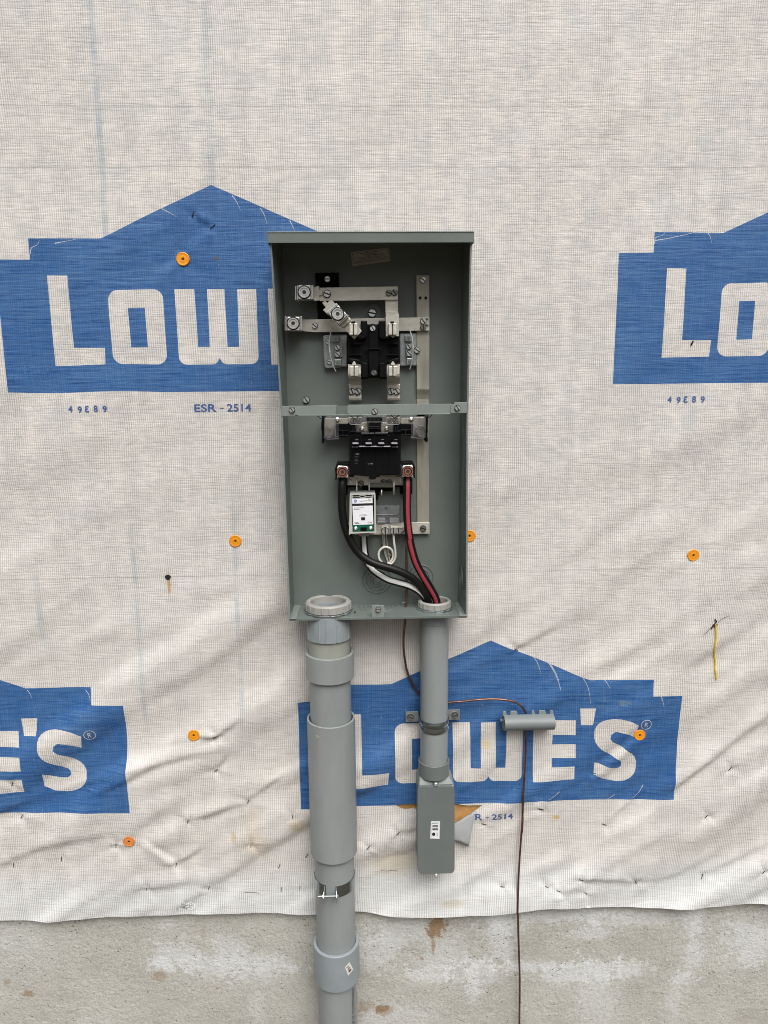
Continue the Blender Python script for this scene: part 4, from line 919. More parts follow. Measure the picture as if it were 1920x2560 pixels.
# upper bus block: tan plates behind, dark frame, smoky cover
for pl in ([(165, 130), (300, 130), (300, 360), (165, 360)], [(1320, 120), (1450, 120), (1450, 350), (1320, 350)], [(300, 130), (465, 130), (465, 205), (300, 205)], [(1155, 128), (1320, 128), (1320, 205), (1155, 205)], [(575, 185), (732, 185), (732, 312), (575, 312)], [(893, 185), (1052, 185), (1052, 312), (893, 312)], [(470, 118), (650, 118), (650, 180), (470, 180)], [(960, 118), (1145, 118), (1145, 180), (960, 180)]):
    mp('bus_blade', TINV, pl, .034, .037, D, mbk, .0006)
mp('bus_blade', GALV, R4(650, 88, 968, 118), .034, .042, D, mbk)
fr_ = mp('bus_frame', BLACK, [(300, 206), (465, 206), (470, 185), (560, 190), (565, 318), (740, 318), (740, 190), (710, 185), (710, 128), (912, 128), (912, 185), (890, 190), (890, 318), (1058, 318), (1062, 200), (1150, 206), (1310, 208), (1310, 352), (1285, 372), (1150, 356), (480, 356), (460, 376), (350, 380), (300, 350)], .028, .050, D)
mp('bus_frame', BLACK, [(122, 170), (130, 95), (158, 110), (158, 360), (150, 400), (158, 440), (138, 468), (125, 440), (130, 330), (118, 260)], .030, .062, D)
mp('bus_frame', BLACK, [(1478, 110), (1508, 95), (1505, 180), (1500, 240), (1502, 310), (1495, 350), (1504, 425), (1484, 450), (1462, 425), (1475, 400)], .030, .062, D)
for y, x0, x1 in ((245, 738, 890), (262, 738, 890), (303, 490, 740), (300, 892, 1150), (290, 335, 465), (355, 335, 465), (285, 1160, 1290), (350, 1160, 1290)): mp('frame_rib', mat('smoke_rib', (.055, .053, .062), .25) if y == 245 else bpy.data.materials['smoke_rib'], R4(x0, y-3, x1, y+3), .049, .056, D, fr_, .0003)
for x in (755, 808, 862): mp('frame_slot', HOLEM, R4(x-16, 140, x+16, 162), .0495, .0503, D, fr_, 0)
for x, y0, y1 in ((400, 290, 355), (520, 240, 300), (545, 240, 300), (1080, 240, 300), (1105, 240, 300), (1215, 285, 350)): mp('frame_rib', bpy.data.materials['smoke_rib'], R4(x-3, y0, x+3, y1), .049, .056, D, fr_, .0003)
mp('handle_hood', bpy.data.materials['smoke_rib'], [(640, 322), (806, 322), (806, 340), (640, 342)], .056, .080, D); mp('handle_hood', bpy.data.materials['smoke_rib'], [(812, 320), (985, 318), (985, 338), (812, 340)], .056, .080, D)
cvs = []
for pl in ([(155, 112), (305, 112), (305, 200), (345, 205), (345, 400), (200, 405), (158, 385)], [(1305, 112), (1475, 112), (1475, 370), (1440, 392), (1285, 388), (1285, 210), (1305, 200)], [(465, 112), (700, 112), (700, 180), (640, 218), (500, 215), (465, 170)], [(910, 112), (1155, 112), (1155, 170), (1120, 215), (985, 215), (915, 180)]):
    cv = MB(); cv.slab(pl, .058, .0596, D); cvo = cv.build('clear_cover', SMOKE, mbk, .0004)
for pl in (((158, 118), (158, 385), (200, 405), (345, 400), (345, 375), (305, 370), (305, 120)), ((1475, 118), (1475, 370), (1440, 392), (1285, 388), (1285, 372), (1312, 366), (1312, 120)), ((470, 180), (505, 215), (640, 215), (680, 182), (905, 182)), ((905, 182), (985, 215), (1120, 215), (1152, 178))):
    q = MB(); q.tube([P(*D(*p), .0600) for p in pl], .0006, 6); q.build('cover_rim', PINV, cvo)
for cx, cy in ((222, 313), (1403, 300)):
    for r_ in (.0112, .0088):
        o_ = MB(); o_.lathe(0, 0, [(r_-.0006, 0), (r_, .0016), (r_+.0006, 0)], 32, close=False); c = P(*D(cx, cy), .0600); q = MB(); q.add([(c.x+v.x, c.y-v.z, c.z+v.y) for v in o_.v], o_.f, 0, True); q.build('cover_ring', mat('ring_plastic', (.24, .23, .23), .2) if 'ring_plastic' not in bpy.data.materials else bpy.data.materials['ring_plastic'], cvo)
    q = MB(); q.slab([(cx-6, cy-30), (cx+22, cy-16), (cx+16, cy-8), (cx-4, cy-20)], .0597, .0603, D); q.build('wire_slot', HOLEM, cvo)
for x, y in ((535, 165), (610, 165), (1010, 160), (1078, 158)): screw(fr_, P(*D(x, y), .0480), .0055, 'slot', 90 if x < 600 else 130, mat('olive_screw', (.25, .23, .17), .4, .6) if 'olive_screw' not in bpy.data.materials else bpy.data.materials['olive_screw'])
for x, y in ((328, 150), (1285, 145), (648, 272), (970, 270)): screw(mbk, P(*D(x, y), .0380), .0050, 'pan', 10)
for pts in (((70, 100), (110, 135), (135, 140), (185, 98)), ((500, 98), (560, 145), (610, 98)), ((1020, 90), (1070, 135), (1130, 90)), ((1440, 85), (1490, 120), (1530, 118), (1560, 82))):
    q = MB(); q.tube([P(*D(*p), .062) for p in pts], .0010, 6); q.build('cover_wire', BLACK, mbk)
# lugs of the breaker
for (x0, y0, x1, y1, cx, cy, sh_) in ((327, 758, 468, 902, 393, 830, [(296, 790), (322, 712), (486, 712), (486, 760), (330, 745), (322, 800), (322, 925), (302, 938), (304, 860)]), (1172, 745, 1310, 893, 1241, 823, [(1155, 705), (1310, 700), (1338, 770), (1332, 860), (1342, 920), (1325, 905), (1316, 790), (1306, 738), (1165, 748)])):
    mp('lug_shroud', BLACK, sh_, .040, .072)
    o = mp('terminal_lug', TIN, R4(x0, y0+12, x1, y1), .046, .076, D, mbk, .001)
    mp('lug_top', SCREW, [(x0+6, y0-12), (x1-6, y0-12), (x1-2, y0+8), (x0+2, y0+8)], .060, .072, D, o, .002)
    screw(o, P(*D(cx, cy), .076), .0106, 'socket', 0, COPPER, 'set_screw')
    q = MB(); c = P(*D(cx, cy), .0761); q.cyl(c, (0, -1, 0), .0118, .0004, 32); q.build('screw_seat', HOLEM, o)

# ------------------------------------------------------------------ surge protector
sp = thing('surge_protector', 'clear-framed surge protector module with white label and green base, at the foot of the breaker', 'surge protector', tuple(P(*S9(590, 1800), .03)))
fz = .076
def spn(name, m, poly, d0, d1, parent=sp, bevel=.0006, fr=S9): return part(name, m, poly, d0, d1, fr, parent, bevel)
q = MB(); fq = [P(*S9(x, y), fz) for x, y in ((70, 240), (1080, 215), (1108, 1775), (118, 1800))]
q.prism(fq, (0, .050, 0)); sb = q.build('housing', LIGHTP, sp, .0014)
q = MB()
for pl in ([(70, 240), (1080, 215), (1080, 262), (72, 285)], [(70, 285), (140, 285), (178, 1745), (112, 1800)], [(1025, 262), (1080, 262), (1108, 1775), (1045, 1740)], [(112, 1800), (178, 1740), (1045, 1725), (1108, 1775)]): q.slab(pl, fz-.001, fz+.0022, S9)
q.build('front_rim', mat('pale_rim', (.44, .44, .41), .25), sb, .0008)
spn('dark_recess', BLACKM, [(145, 290), (1025, 268), (1045, 1720), (178, 1738)], fz-.001, fz+.0003, sb, 0)
spn('green_board', GREENP, [(180, 1480), (1035, 1462), (1042, 1712), (180, 1722)], fz, fz+.0008, sb, 0)
spn('board_notch', BLACKM, [(490, 1560), (740, 1555), (740, 1700), (490, 1705)], fz, fz+.0012, sb, 0)
for x, y in ((305, 1595), (900, 1580)): screw(sb, P(*S9(x, y), fz+.0012), .0040, 'pan', 20)
spn('vent_lip', LIGHTP, [(150, 295), (1000, 275), (1000, 400), (155, 425)], fz, fz+.0012, sb, .0004)
for pl in ([(205, 290), (452, 285), (452, 325), (205, 332)], [(690, 275), (945, 270), (945, 310), (690, 318)], [(490, 320), (650, 316), (652, 352), (492, 360)], [(190, 365), (460, 358), (460, 385), (190, 392)], [(690, 352), (930, 345), (930, 372), (690, 380)]): spn('vent', BLACKM, pl, fz+.001, fz+.0016, sb, 0)
def sl(name, m, pl, e): return spn(name, m, pl, fz, fz+e, sb, 0)
lab = sl('label', PAPER, [(162, 430), (968, 400), (1003, 1432), (208, 1468)], .0016)
spn('label_band', INKB, [(170, 622), (975, 596), (980, 686), (176, 712)], fz+.0016, fz+.0018, lab, 0)
q = MB(); q.slab([(288+64*math.cos(i*PI/12), 515+64*math.sin(i*PI/12)) for i in range(24)], fz+.0016, fz+.0018, S9); q.build('round_badge', BLUEP, lab)
q = MB(); text_into(q, 'GE', lambda a, c: P(*S9(a, c), fz+.0020), 248, 328, 545, 485, 0, .0); q.build('badge_letters', PAPER, lab)
def stx(s, x0, x1, y0, y1, bold, m=INKB):
    q = MB(); sk = -26/800
    text_into(q, s, lambda a, c: P(*S9(a, c+(a-600)*sk), fz+.0020), x0, x1, y0, y1, 0, bold); q.build('label_print', m, lab)
stx('Type 1', 790, 915, 475, 432, .02); stx('Surge Protective Device', 462, 915, 538, 488, .02); stx('by ABB', 778, 948, 1410, 1362, .03)
q = MB()
rr = random.Random(2)
for (x0, x1, y, th) in ((240, 610, 780, 24), (240, 465, 838, 20), (465, 725, 1060, 18), (440, 755, 1100, 18), (255, 410, 1345, 10), (255, 410, 1362, 10), (262, 430, 1380, 9), (262, 490, 1392, 9), (262, 440, 1408, 9), (775, 820, 1332, 6)):
    x = x0
    while x < x1:
        l = min(rr.uniform(14, 60), x1-x)
        if l > 5:
            sk = lambda a: (a-600)*-.032
            q.slab([(x, y-th/2+sk(x)), (x+l, y-th/2+sk(x+l)), (x+l, y+th/2+sk(x+l)), (x, y+th/2+sk(x))], fz+.0016, fz+.0018, S9)
        x += l+rr.uniform(7, 14)
q.build('label_print', mat('grey_print', (.10, .10, .12), .5), lab)
spn('status_window', HOLEM, [(515, 1160), (670, 1155), (674, 1270), (520, 1276)], fz+.0016, fz+.0020, lab, 0)
spn('wire_outlet', LIGHTP, [(415, 1800), (850, 1790), (830, 1915), (440, 1915)], .030, .045, sp, .001)

# ------------------------------------------------------------------ cables and wires
def cable(name, label, cat, pts, fr, r, mats, stripe=None, n=20, dense=9):
    q = MB(); c = spline(PP(pts, fr), dense); q.tube(c, r, n, 0, stripe); return tag(q.build(name, mats), label, cat)
cable('power_cable', 'thick all-black power cable sweeping from the left breaker lug down to the right conduit', 'cable', [(605, 590, .055), (600, 660, .062), (598, 760, .062), (602, 860, .062), (622, 970, .062), (662, 1075, .062), (722, 1170, .062), (800, 1232, .064), (880, 1266, .066), (970, 1292, .066), (1060, 1325, .064), (1140, 1370, .060), (1200, 1430, .056), (1248, 1500, .050), (1262, 1560, .046), (1268, 1650, .045)], B, .0083, [BLKW])
cable('power_cable', 'thick black cable with broad crimson stripe, from right breaker lug to right conduit', 'cable', [(1102, 585, .055), (1100, 660, .062), (1098, 760, .062), (1099, 880, .062), (1110, 1010, .062), (1132, 1130, .060), (1168, 1250, .058), (1220, 1350, .054), (1275, 1440, .050), (1318, 1520, .046), (1330, 1580, .044), (1330, 1660, .044)], B, .0083, [BLKW, REDW], (27, 1, lambda t: -10+t*25))
cable('power_cable', 'thick black cable with white stripe, from under the surge module to the right conduit', 'cable', [(765, 1010, .022), (768, 1080, .024), (772, 1150, .026), (788, 1225, .030), (825, 1295, .034), (890, 1345, .040), (960, 1382, .044), (1040, 1405, .046), (1110, 1425, .048), (1180, 1462, .047), (1232, 1515, .044), (1250, 1580, .040), (1252, 1660, .040)], B, .0078, [BLKW, WHTW], (36, 1, lambda t: -22 if t > .3 else -8))
cable('neutral_wire', 'thin cream-white wire making one loop below the right end of the terminal block', 'wire', [(994, 1020, .034), (997, 1070, .034), (1001, 1110, .034), (1009, 1165, .032), (1007, 1215, .030), (985, 1252, .028), (948, 1264, .028), (905, 1248, .028), (881, 1205, .028), (887, 1160, .028), (920, 1131, .028), (962, 1136, .028), (988, 1165, .026), (990, 1210, .024), (965, 1250, .022), (948, 1256, .020)], B, .0024, [WHITE], None, 12)
cable('earth_braid', 'bundle of bare tinned strands hanging from the single lug behind the white loop', 'wire', [(922, 1035, .028), (926, 1080, .026), (933, 1130, .022), (944, 1180, .020), (958, 1225, .019), (975, 1262, .019)], B, .0021, [SCREW], None, 8)
o = bpy.data.objects.get('earth_braid'); o2 = WPOS[o]
for k, (dx, r_, mm) in enumerate(((-13, .0012, SCREW), (9, .0016, DKSCREW), (18, .0010, SCREW), (-5, .0008, SCREW))):
    q = MB(); q.tube(spline(PP([(922+dx, 1035, .029), (928+dx, 1100, .026), (938+dx*.9, 1170, .023), (962+dx*.6, 1256, .020)], B), 8), r_, 6); q.build('strand', mm, o)
cable('copper_wire', 'bare copper ground wire looping behind the slimmer conduit and through the grey clip', 'wire',
      [(*B(1093, 1030), .022), (*B(1093, 1100), .030), (*B(1094, 1250), .034), (*B(1094, 1400), .036), (*B(1094, 1520), .037), (*Ee(1038, 300), .037), (*Ee(1034, 400), .036), (*Ee(1024, 540), .032), (*Ee(1030, 650), .026), (*Ee(1052, 780), .016), (*Ee(1098, 890), .012), (*Ee(1160, 980), .011), (*Ee(1235, 1050), .011), (*Ee(1320, 1055), .012), (*F(925, 452), .014), (*F(1010, 446), .018), (*F(1100, 436), .022), (*F(1190, 433), .024), (*F(1270, 440), .024), (*F(1330, 462), .022), (*F(1366, 505), .020), (*F(1374, 560), .020), (*F(1371, 640), .020), (*F(1368, 780), .018), (*F(1360, 900), .016), (*F(1353, 1050), .014), (*F(1348, 1200), .014), (*G(246, 1250), .014), (*G(233, 1420), .014), (*G(222, 1600), .014), (*G(216, 1800), .013), (*H(578, 120), .010), (*H(581, 260), .006), (*H(586, 420), .004), (*H(585, 622), .002), (*H(586, 900), .000), (*H(588, 1500), -.004)], lambda x, y: (x, y), .0025, [COPPERD], None, 12, 8)

# little connector for the copper wire in the floor
cc = onfloor(*Ee(1040, 222)); wc = thing('wire_connector', 'small threaded metal connector in the box floor around the bare copper wire', 'connector', (cc.x, cc.y, FZ))
q = MB(); q.cyl((cc.x, cc.y, FZ+.0008), (0, 0, 1), .0118, .0032, 8); q.build('lock_nut', ZINC, wc, .0006)
q = MB(); q.lathe(cc.x, cc.y, [(.0085, FZ-.012), (.0085, FZ+.0075), (.0040, FZ+.0075), (.0040, FZ-.012)], 24); q.build('sleeve', ZINC, wc, .0004)
q = MB(); q.cyl((cc.x+.0095, cc.y, FZ+.006), (1, 0, 0), .0016, .004, 8); q.build('clamp_screw', SCREW, wc)

# ------------------------------------------------------------------ conduits
def zf(px, py, d): return P(px, py, d).z
def ztop_hit(cx, cy, r, px, py):     # height where the sight line meets the front of an upright cylinder
    return P(px, py, -(cy)+r).z
LX, LY = -.0752, -.0560
def lz(fr, x, y, r): return P(*fr(x, y), -LY+r).z
lc = thing('conduit', 'fat grey plastic riser conduit with slip sleeve and couplings, left one under the box', 'conduit', (LX, LY, -.02))
def ring(name, m, r0, r1, z0, z1, parent, cx, cy, ch=.0008, n=72):
    q = MB(); q.lathe(cx, cy, [(r1, z0+ch), (r1, z1-ch), (r1-ch, z1), (r0+ch, z1), (r0, z1-ch), (r0, z0+ch), (r0+ch, z0), (r1-ch, z0)], n); return q.build(name, m, parent)
def bushing(parent, cx, cy, ro, ri, z0, z1, nr):
    q = MB(); q.lathe(cx, cy, [(ro, z0), (ro, z1-.003), (ro-.003, z1), (ri+.002, z1+.0002), (ri, z1-.002), (ri, z0)], 72)
    for i in range(nr):
        a = 2*PI*(i+.3)/nr; c, s = math.cos(a), math.sin(a)
        q.cyl((cx+(ro-.0004)*c, cy+(ro-.0004)*s, z0+.001), (0, 0, 1), .0017, z1-z0-.004, 8)
    return q.build('bushing', BUSH, parent)
def locknut(parent, cx, cy, ro, ri, z0, n, h=.0030):
    q = MB(); pts = []
    N_ = n*8
    prof = []
    for i in range(N_):
        ph = i % 8; prof.append(ro if ph in (0, 1, 2, 3, 4) else ro-.0028)
    for z in (z0, z0+h):
        for r in (prof, [ri]*N_):
            pts += [(cx+r[i]*math.cos(2*PI*i/N_), cy+r[i]*math.sin(2*PI*i/N_), z) for i in range(N_)]
    f = []
    for i in range(N_):
        j = (i+1) % N_; f += [(i, j, 2*N_+j, 2*N_+i), (2*N_+i, 2*N_+j, 3*N_+j, 3*N_+i), (N_+j, N_+i, 3*N_+i, 3*N_+j), (j, i, N_+i, N_+j)]
    q.add(pts, f); return q.build('lock_nut', ZINC, parent, .0005)
bushing(lc, LX-.0005, LY+.004, .0480, .0372, FZ+.0055, FZ+.0225, 20)
q = MB(); q.lathe(LX, LY+.004, [(.0372, FZ-.01), (.0372, FZ+.006), (.0358, FZ+.006), (.0358, FZ-.01)], 64); q.build('threaded_end', PVCB, lc)
locknut(lc, LX, LY+.004, .0515, .040, FZ+.0015, 9)
z0 = lz(Ee, 410, 565, .0478)
q = MB(); q.lathe(LX, LY, [(.0478, z0), (.0474, FZ-.0018), (.036, FZ-.0018), (.036, z0)], 72)
for a in (-150, -112, -68, -52, -28, -95):
    c, s = math.cos(math.radians(a)), math.sin(math.radians(a)); q.cyl((LX+.0474*c, LY+.0474*s, z0+.001), (0, 0, 1), .0013, FZ-.004-z0, 8)
q.build('terminal_adapter', PVCB, lc)
z1 = lz(Ee, 415, 700, .0520)
ring('inner_pipe', PVCW, .038, .0440, z1-.03, z0+.003, lc, LX, LY)
z2 = lz(Ee, 420, 910, .0515); ring('coupling', PVC, .0450, .0518, z2, z1, lc, LX+.0005, LY)
z3 = lz(F, 250, 600, .0520); ring('pipe', PVC, .038, .0446, z3-.05, z2+.02, lc, LX, LY)
z4 = lz(K, 635, 380, .0520)
slv = ring('slip_sleeve', PVC, .0474, .0522, z4, z3, lc, LX, LY-.0002)
q = MB(); c_ = P(*F(176, 655), .0); aa = math.radians(-90-32); q.cyl((LX+.0519*math.cos(aa), LY+.0519*math.sin(aa), lz(F, 176, 655, .045)), (math.cos(aa), math.sin(aa), 0), .0052, .0008, 6, rot=.3); q.build('moulded_plug', PVCW, slv, .0004)
z5 = lz(K, 645, 1448, .0530); z6 = lz(K, 650, 1858, .0530)
ring('pipe', PVC, .038, .0446, z5-.04, z4+.03, lc, LX, LY)
cpl = ring('coupling', PVCB, .0452, .0530, z6, z5, lc, LX, LY, .0012)
lowp = ring('pipe', PVC, .038, .0446, -.02, z6+.02, lc, LX, LY)
# barcode sticker, curved on the coupling
def oncyl(px, py, fr, cx, cy, r, e):
    v = RC @ np.array([(fr(px, py)[0]-960)/FPX, -(fr(px, py)[1]-1280)/FPX, -1.0]); ox, oy = CAM[0]-cx, CAM[1]-cy
    a = v[0]**2+v[1]**2; b_ = 2*(ox*v[0]+oy*v[1]); c = ox*ox+oy*oy-(r+e)**2; disc = max(b_*b_-4*a*c, 0); t = (-b_-math.sqrt(disc))/(2*a)
    return Vector((CAM+t*v).tolist())
W9 = frame(850, 2400, 13.83)
def cpatch(name, m, quad, parent, r, e, n=5):
    q = MB(); v = []
    for j in range(n):
        for i in range(n):
            u, w_ = i/(n-1), j/(n-1); a, b_, c, d_ = quad
            x = (a[0]*(1-u)+b_[0]*u)*(1-w_)+(d_[0]*(1-u)+c[0]*u)*w_; y = (a[1]*(1-u)+b_[1]*u)*(1-w_)+(d_[1]*(1-u)+c[1]*u)*w_
            v.append(oncyl(x, y, W9, LX, LY, r, e))
    q.add(v, [(j*n+i, j*n+i+1, (j+1)*n+i+1, (j+1)*n+i) for j in range(n-1) for i in range(n-1)], 0, True); return q.build(name, m, parent)
sk_ = cpatch('barcode_sticker', mat('worn_sticker', (.62, .60, .54), .5, 0, 200, .15), ((175, 250), (325, 65), (462, 325), (280, 550)), cpl, .0530, .0003)
for qd in (((215, 270), (300, 195), (325, 210), (225, 290)), ((255, 320), (345, 240), (352, 255), (265, 335)), ((270, 345), (362, 262), (366, 275), (280, 360)), ((285, 385), (375, 300), (400, 330), (315, 435))): cpatch('barcode', INKB, qd, sk_, .0530, .0006, 3)
# print running down the lower pipe
q = MB()
def pv(a, c):   # a runs up the pipe in sticker pixels, c across
    return oncyl(c, a, W9, LX, LY, .0446, .0003)
for s, y0, y1 in (('R9SNOIXON3SH', 1600, 960), ('VI CI', 1880, 1620), ('CL', 2060, 1900), ('TG', 2400, 2120)):
    text_into(q, s, lambda a, c: pv(a, c), y0, y1, 500 if y0 > 1700 else 490, 418 if y0 > 1700 else 410, 0, .015)
q.build('pipe_print', INKB, lowp)

# hinged clamp around the left conduit
zc = lz(K, 640, 690, .0456)
cl = thing('pipe_clamp', 'zinc steel band clamp with a through bolt, around the fat conduit just above the hem', 'pipe clamp', (LX, LY, zc-.013))
def band(a0, a1, r, z0_, z1_, th=.0015, n=40):
    q = MB(); v = []
    for i in range(n+1):
        a = math.radians(a0+(a1-a0)*i/n)
        for rr_, zz in ((r, z0_), (r+th, z0_), (r+th, z1_), (r, z1_)): v.append((LX+rr_*math.cos(a), LY+rr_*math.sin(a), zz))
    f = []
    for i in range(n):
        k = i*4
        for e in range(4): f.append((k+e, k+(e+1) % 4, k+4+(e+1) % 4, k+4+e))
    f += [(3, 2, 1, 0), (n*4, n*4+1, n*4+2, n*4+3)]; q.add(v, f, 0, True); return q
h2 = .0135
xa = P(*K(520, 640), .1005).x; xb = P(*K(640, 640), .1005).x
aL = math.degrees(math.atan2(-.045, xa-LX)); aR = math.degrees(math.atan2(-.045, xb-LX))
band(aR, aL+360, .0449, zc-h2, zc+h2).build('band', STRAP, cl)
ys = LY-.0448
for x_, sg in ((xa, -1), (xb, 1)):
    q = MB(); q.prism([(x_, ys-.002+.004, zc+h2), (x_+sg*.0015, ys-.012, zc+h2*.7), (x_+sg*.002, ys-.022, zc+.002), (x_+sg*.002, ys-.024, zc-h2*.7), (x_+sg*.001, ys-.014, zc-h2*.98), (x_, ys+.002, zc-h2)], (sg*.0015, 0, 0)); q.build('flange', ZINC, cl, .0004)
q = MB(); yb = ys-.014; q.cyl((xa-.0155, yb, zc), (1, 0, 0), .0023, xb-xa+.022, 12); bl = q.build('bolt', GALV, cl)
q = MB(); q.cyl((xa-.0065, yb, zc), (1, 0, 0), .0046, .004, 6); q.build('nut', GALV, bl, .0004)
q = MB(); q.cyl((xb+.0022, yb, zc), (1, 0, 0), .0056, .0022, 16, r2=.0046); q.build('bolt_head', GALV, bl, .0004)

# right conduit
RX, RY = .1508, -.0450
rc = thing('conduit', 'slimmer grey plastic conduit holding the cables, right one under the box', 'conduit', (RX, RY, .9))
bushing(rc, RX, RY-.003, .0342, .0275, FZ+.0050, FZ+.0190, 18)
locknut(rc, RX, RY-.003, .0385, .030, FZ+.0012, 8)
q = MB(); q.lathe(RX, RY, [(.0275, FZ-.01), (.0275, FZ+.0055), (.0262, FZ+.0055), (.0262, FZ-.01)], 48); q.build('threaded_end', PVCB, rc)
def rz(fr, x, y, r): return P(*fr(x, y), -RY+r).z
zz = rz(Ee, 1290, 420, .031); ring('terminal_adapter', PVCB, .026, .0316, zz, FZ-.0018, rc, RX, RY)
zh = rz(F, 840, 825, .0342)
ring('pipe', PVC, .026, .0303, zh-.03, zz+.004, rc, RX, RY, .0006)

# two-hole strap
zs = rz(F, 840, 612, .034); sp2 = thing('pipe_strap', 'two-eared zinc strap holding the slimmer conduit across the blue logo', 'pipe strap', (RX, -.012, zs))
q = MB(); prof = []
for (r0, za_, zb_) in ((.0306, -.0135, .0135),):
    n = 40; cols = []
    zsec = [(-.0135, .0311), (-.0110, .0326), (-.0065, .0326), (-.0030, .0312), (.0010, .0312), (.0045, .0330), (.0095, .0330), (.0125, .0311), (.0135, .0311)]
    v = []
    for i in range(n+1):
        a = math.radians(-8-(164)*i/n)
        for (dz, r) in zsec: v.append((RX+r*math.cos(a), RY+r*math.sin(a), zs+dz))
    m_ = len(zsec); q.add(v, [(i*m_+j, (i+1)*m_+j, (i+1)*m_+j+1, i*m_+j+1) for i in range(n) for j in range(m_-1)], 0, True)
    q.box(RX-.0326, RX-.0306, RY-.004, -.0125, zs-.013, zs+.013); q.box(RX+.0306, RX+.0326, RY-.004, -.0125, zs-.013, zs+.013)
so3 = q.build('strap_band', STRAP, sp2)
for fr, px, py, sg in ((F, 705, 533, -1), (F, 960, 522, 1)):
    c = P(*fr(px, py), .012); x0, x1 = (c.x-.011, RX-.0306) if sg < 0 else (RX+.0306, c.x+.012)
    q = MB(); q.box(x0, x1, -.0135, -.0118, c.z-.0125, c.z+.0125); e_ = q.build('ear', GALV, sp2, .0015)
    screw(e_, (c.x, -.0135, c.z), .0062, 'hex', 20 if sg < 0 else -20, ZINC)
    q = MB(); q.cyl((c.x, -.0136, c.z), (0, -1, 0), .0085, .0008, 24); q.build('washer', ZINC, e_)

# LB conduit body (pull fitting) with cover
jb = thing('conduit_body', 'dark grey plastic conduit body with long flat cover and barcode sticker, ending slimmer conduit', 'conduit body', (RX, RY, .66))
ring('hub', PVCD, .0308, .0345, rz(L, 610, 640, .0345)-.004, zh, jb, RX, RY)
cvf = .0770
q = MB(); qs = [P(*L(*p), cvf-.004) for p in [(372, 722), (905, 718)]]
zt = P(*L(640, 722), cvf-.004).z; zb = P(*L(640, 1985), cvf-.004).z; xl = P(*L(372, 1300), cvf-.004).x; xr = P(*L(912, 1300), cvf-.004).x
xm = (xl+xr)/2
q.prism([(xl+.0015, -cvf+.004, zb+.008), (xl+.009, -cvf+.004, zb), (xr-.009, -cvf+.004, zb), (xr-.0015, -cvf+.004, zb+.008), (xr-.0015, -cvf+.004, zt), (xl+.0015, -cvf+.004, zt)], (0, .062, 0))
zu = rz(L, 610, 640, .0345)-.003
for (y0, y1) in ((-.0725, -.012),):
    q.hull8([(xl+.0015, -.073, zt-.0002), (xr-.0015, -.073, zt-.0002), (RX+.0335, -.062, zu), (RX-.0335, -.062, zu)], [(xl+.0015, -.0115, zt-.0002), (xr-.0015, -.0115, zt-.0002), (RX+.0335, -.018, zu), (RX-.0335, -.018, zu)])
q.build('fitting_shell', mat('fitting_grey', (.155, .172, .168), .42, 0, 12, .06, .04, 500), jb, .003, seg=3)
q = MB(); q.slab(rrect(376, 735, 908, 1996, 55), cvf-.0065, cvf-.0038, L); q.build('gasket', BLACKM, jb)
q = MB(); a_ = [(px, py) for px, py in arcp(855, 795, 57, 66, -90, 0, 5)+arcp(855, 1935, 57, 66, 0, 90, 5)]+[(680, 2003), (672, 2040), (644, 2058), (616, 2040), (604, 2003)]+arcp(432, 1938, 60, 66, 90, 180, 5)+arcp(430, 795, 60, 66, 180, 270, 5)+[(598, 728), (606, 690), (636, 672), (664, 688), (674, 728)]
q.slab(a_, cvf-.0036, cvf+.0010, L); cvr = q.build('cover', PVCD, jb, .0012)
screw(cvr, P(*L(637, 702), cvf+.001), .0046, 'pan', 30); screw(cvr, P(*L(643, 2030), cvf+.001), .0046, 'pan', 30)
q = MB(); q.cyl(P(*L(634, 700), cvf-.006), Vector((0, .35, 1)), .0062, .021, 14, r2=.0055); q.build('screw_boss', PVCD, jb)
q = MB(); q.slab([(567, 1243), (700, 1243), (692, 1496), (557, 1493)], cvf+.001, cvf+.0013, L); stc = q.build('barcode_sticker', PAPER, cvr)
q = MB()
for y0, y1 in ((1274, 1281), (1296, 1300), (1303, 1309), (1313, 1316), (1319, 1327), (1337, 1341), (1345, 1348), (1352, 1364)): q.slab([(588, y0), (672, y0), (670, y1), (587, y1)], cvf+.0013, cvf+.0015, L)
q.slab([(583, 1378), (672, 1378), (672, 1381), (583, 1381)], cvf+.0013, cvf+.0015, L)
q.slab([(606+24*math.cos(i*PI/8), 1430+26*math.sin(i*PI/8)) for i in range(16)], cvf+.0013, cvf+.0015, L)
for x in (640, 652, 664): q.slab([(x, 1405), (x+3, 1405), (x+3, 1460), (x, 1460)], cvf+.0013, cvf+.0015, L)
for x0, y0, x1, y1 in ((578, 1262, 690, 1264), (574, 1484, 684, 1486), (577, 1262, 579, 1484), (686, 1262, 688, 1484)): q.slab(R4(x0, y0, x1, y1), cvf+.0013, cvf+.0015, L)
q.build('barcode', INKB, stc)

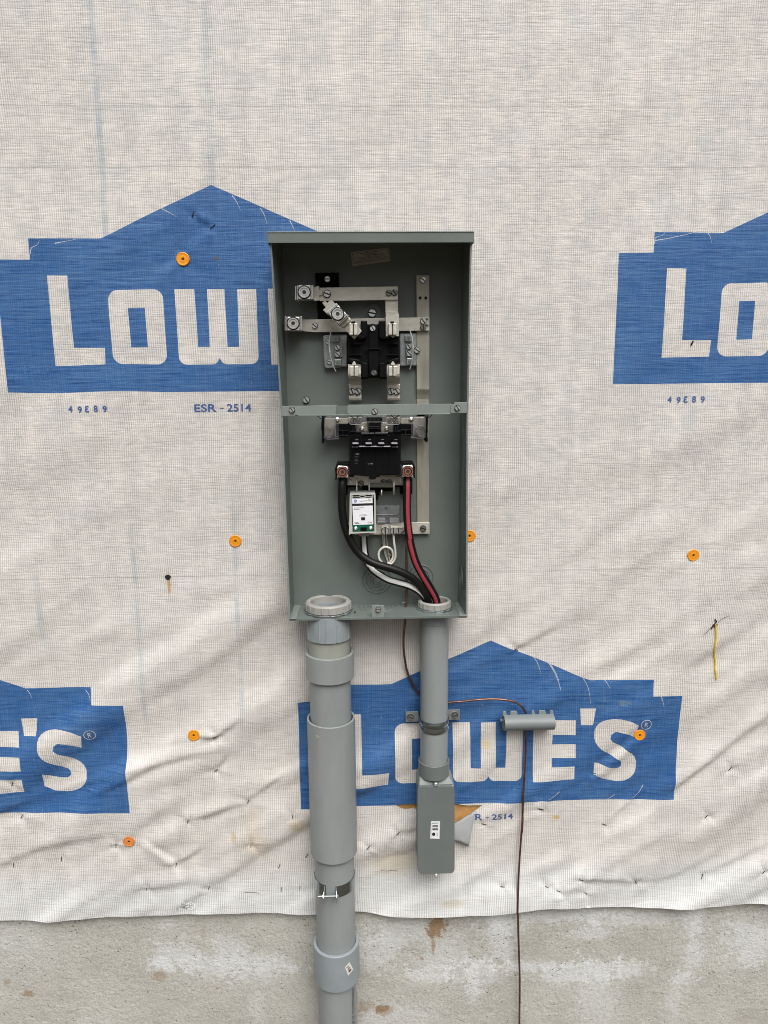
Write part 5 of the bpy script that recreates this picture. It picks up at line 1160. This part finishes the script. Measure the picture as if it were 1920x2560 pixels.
# bonding clip
bc = thing('bonding_clip', 'small grey plastic bonding bar with notched top edge, clipped on the copper wire', 'bonding clip', tuple(P(*BR(880, 900), .02)))
q = MB(); xL = P(*BR(235, 640), .045).x; xR = P(*BR(1545, 640), .045).x; zc_ = P(*BR(890, 700), .045).z
ztp = P(*BR(890, 455), .028).z; zbt = P(*BR(890, 900), .030).z; rC = (ztp-zbt)/2; zc_ = (ztp+zbt)/2
prof = [(-.018-.030*math.cos(math.radians(a)), zc_+rC*math.sin(math.radians(a))) for a in range(70, -91, -10)]+[(-.006, zbt), (-.006, zc_)]
prof = [(max(y, -.050), z) for y, z in prof]
n = len(prof); th = .0025
v = [(xL, y, z) for y, z in prof]+[(xR, y, z) for y, z in prof]
q.prism([(xL, y, z) for y, z in prof], (xR-xL, 0, 0), 0, True); shl = q.build('clip_shell', BRIDGE, bc, .001)
for x0, x1, sl_ in ((170, 262, 12), (362, 540, 24), (912, 995, 12), (1098, 1280, 24), (1392, 1470, 12)):
    a = P(*BR(x0, 460), .026).x; c = P(*BR(x1, 460), .026).x; zt_ = P(*BR(890, 384), .0275).z
    q = MB(); q.prism([(a, -.0300, ztp-.004), (c+.002, -.0300, ztp-.004), (c-.001, -.0275, zt_), (a+.0008, -.0275, zt_)], (0, .0035, 0)); q.build('notch_tooth', BRIDGE, shl, .0008)
for x0 in (460, 1205):
    a = P(*BR(x0, 560), .050); q = MB(); q.hull8([(a.x, -.0452, zc_+rC*.05), (a.x+.0125, -.0452, zc_+rC*.05), (a.x+.0125, -.0385, zc_+rC*.62), (a.x, -.0385, zc_+rC*.62)], [(a.x, -.030, zc_+rC*.05), (a.x+.0125, -.030, zc_+rC*.05), (a.x+.0125, -.030, zc_+rC*.62), (a.x, -.030, zc_+rC*.62)])
q = MB(); c = P(*BR(150, 620), .020); q.cyl((xL-.006, -.022, c.z), (1, 0, 0), .0042, .007, 12); q.build('end_screw', BRIDGE, shl, .0008)
q = MB(); q.prism([(xL-.0012, -.014, zc_+rC*.8), (xL-.0012, -.040, zc_+rC*.3), (xL-.0012, -.036, zc_-rC*.6), (xL-.0012, -.016, zc_-rC*.75)], (.001, 0, 0)); q.build('end_plate', PVCD, shl, .0006)
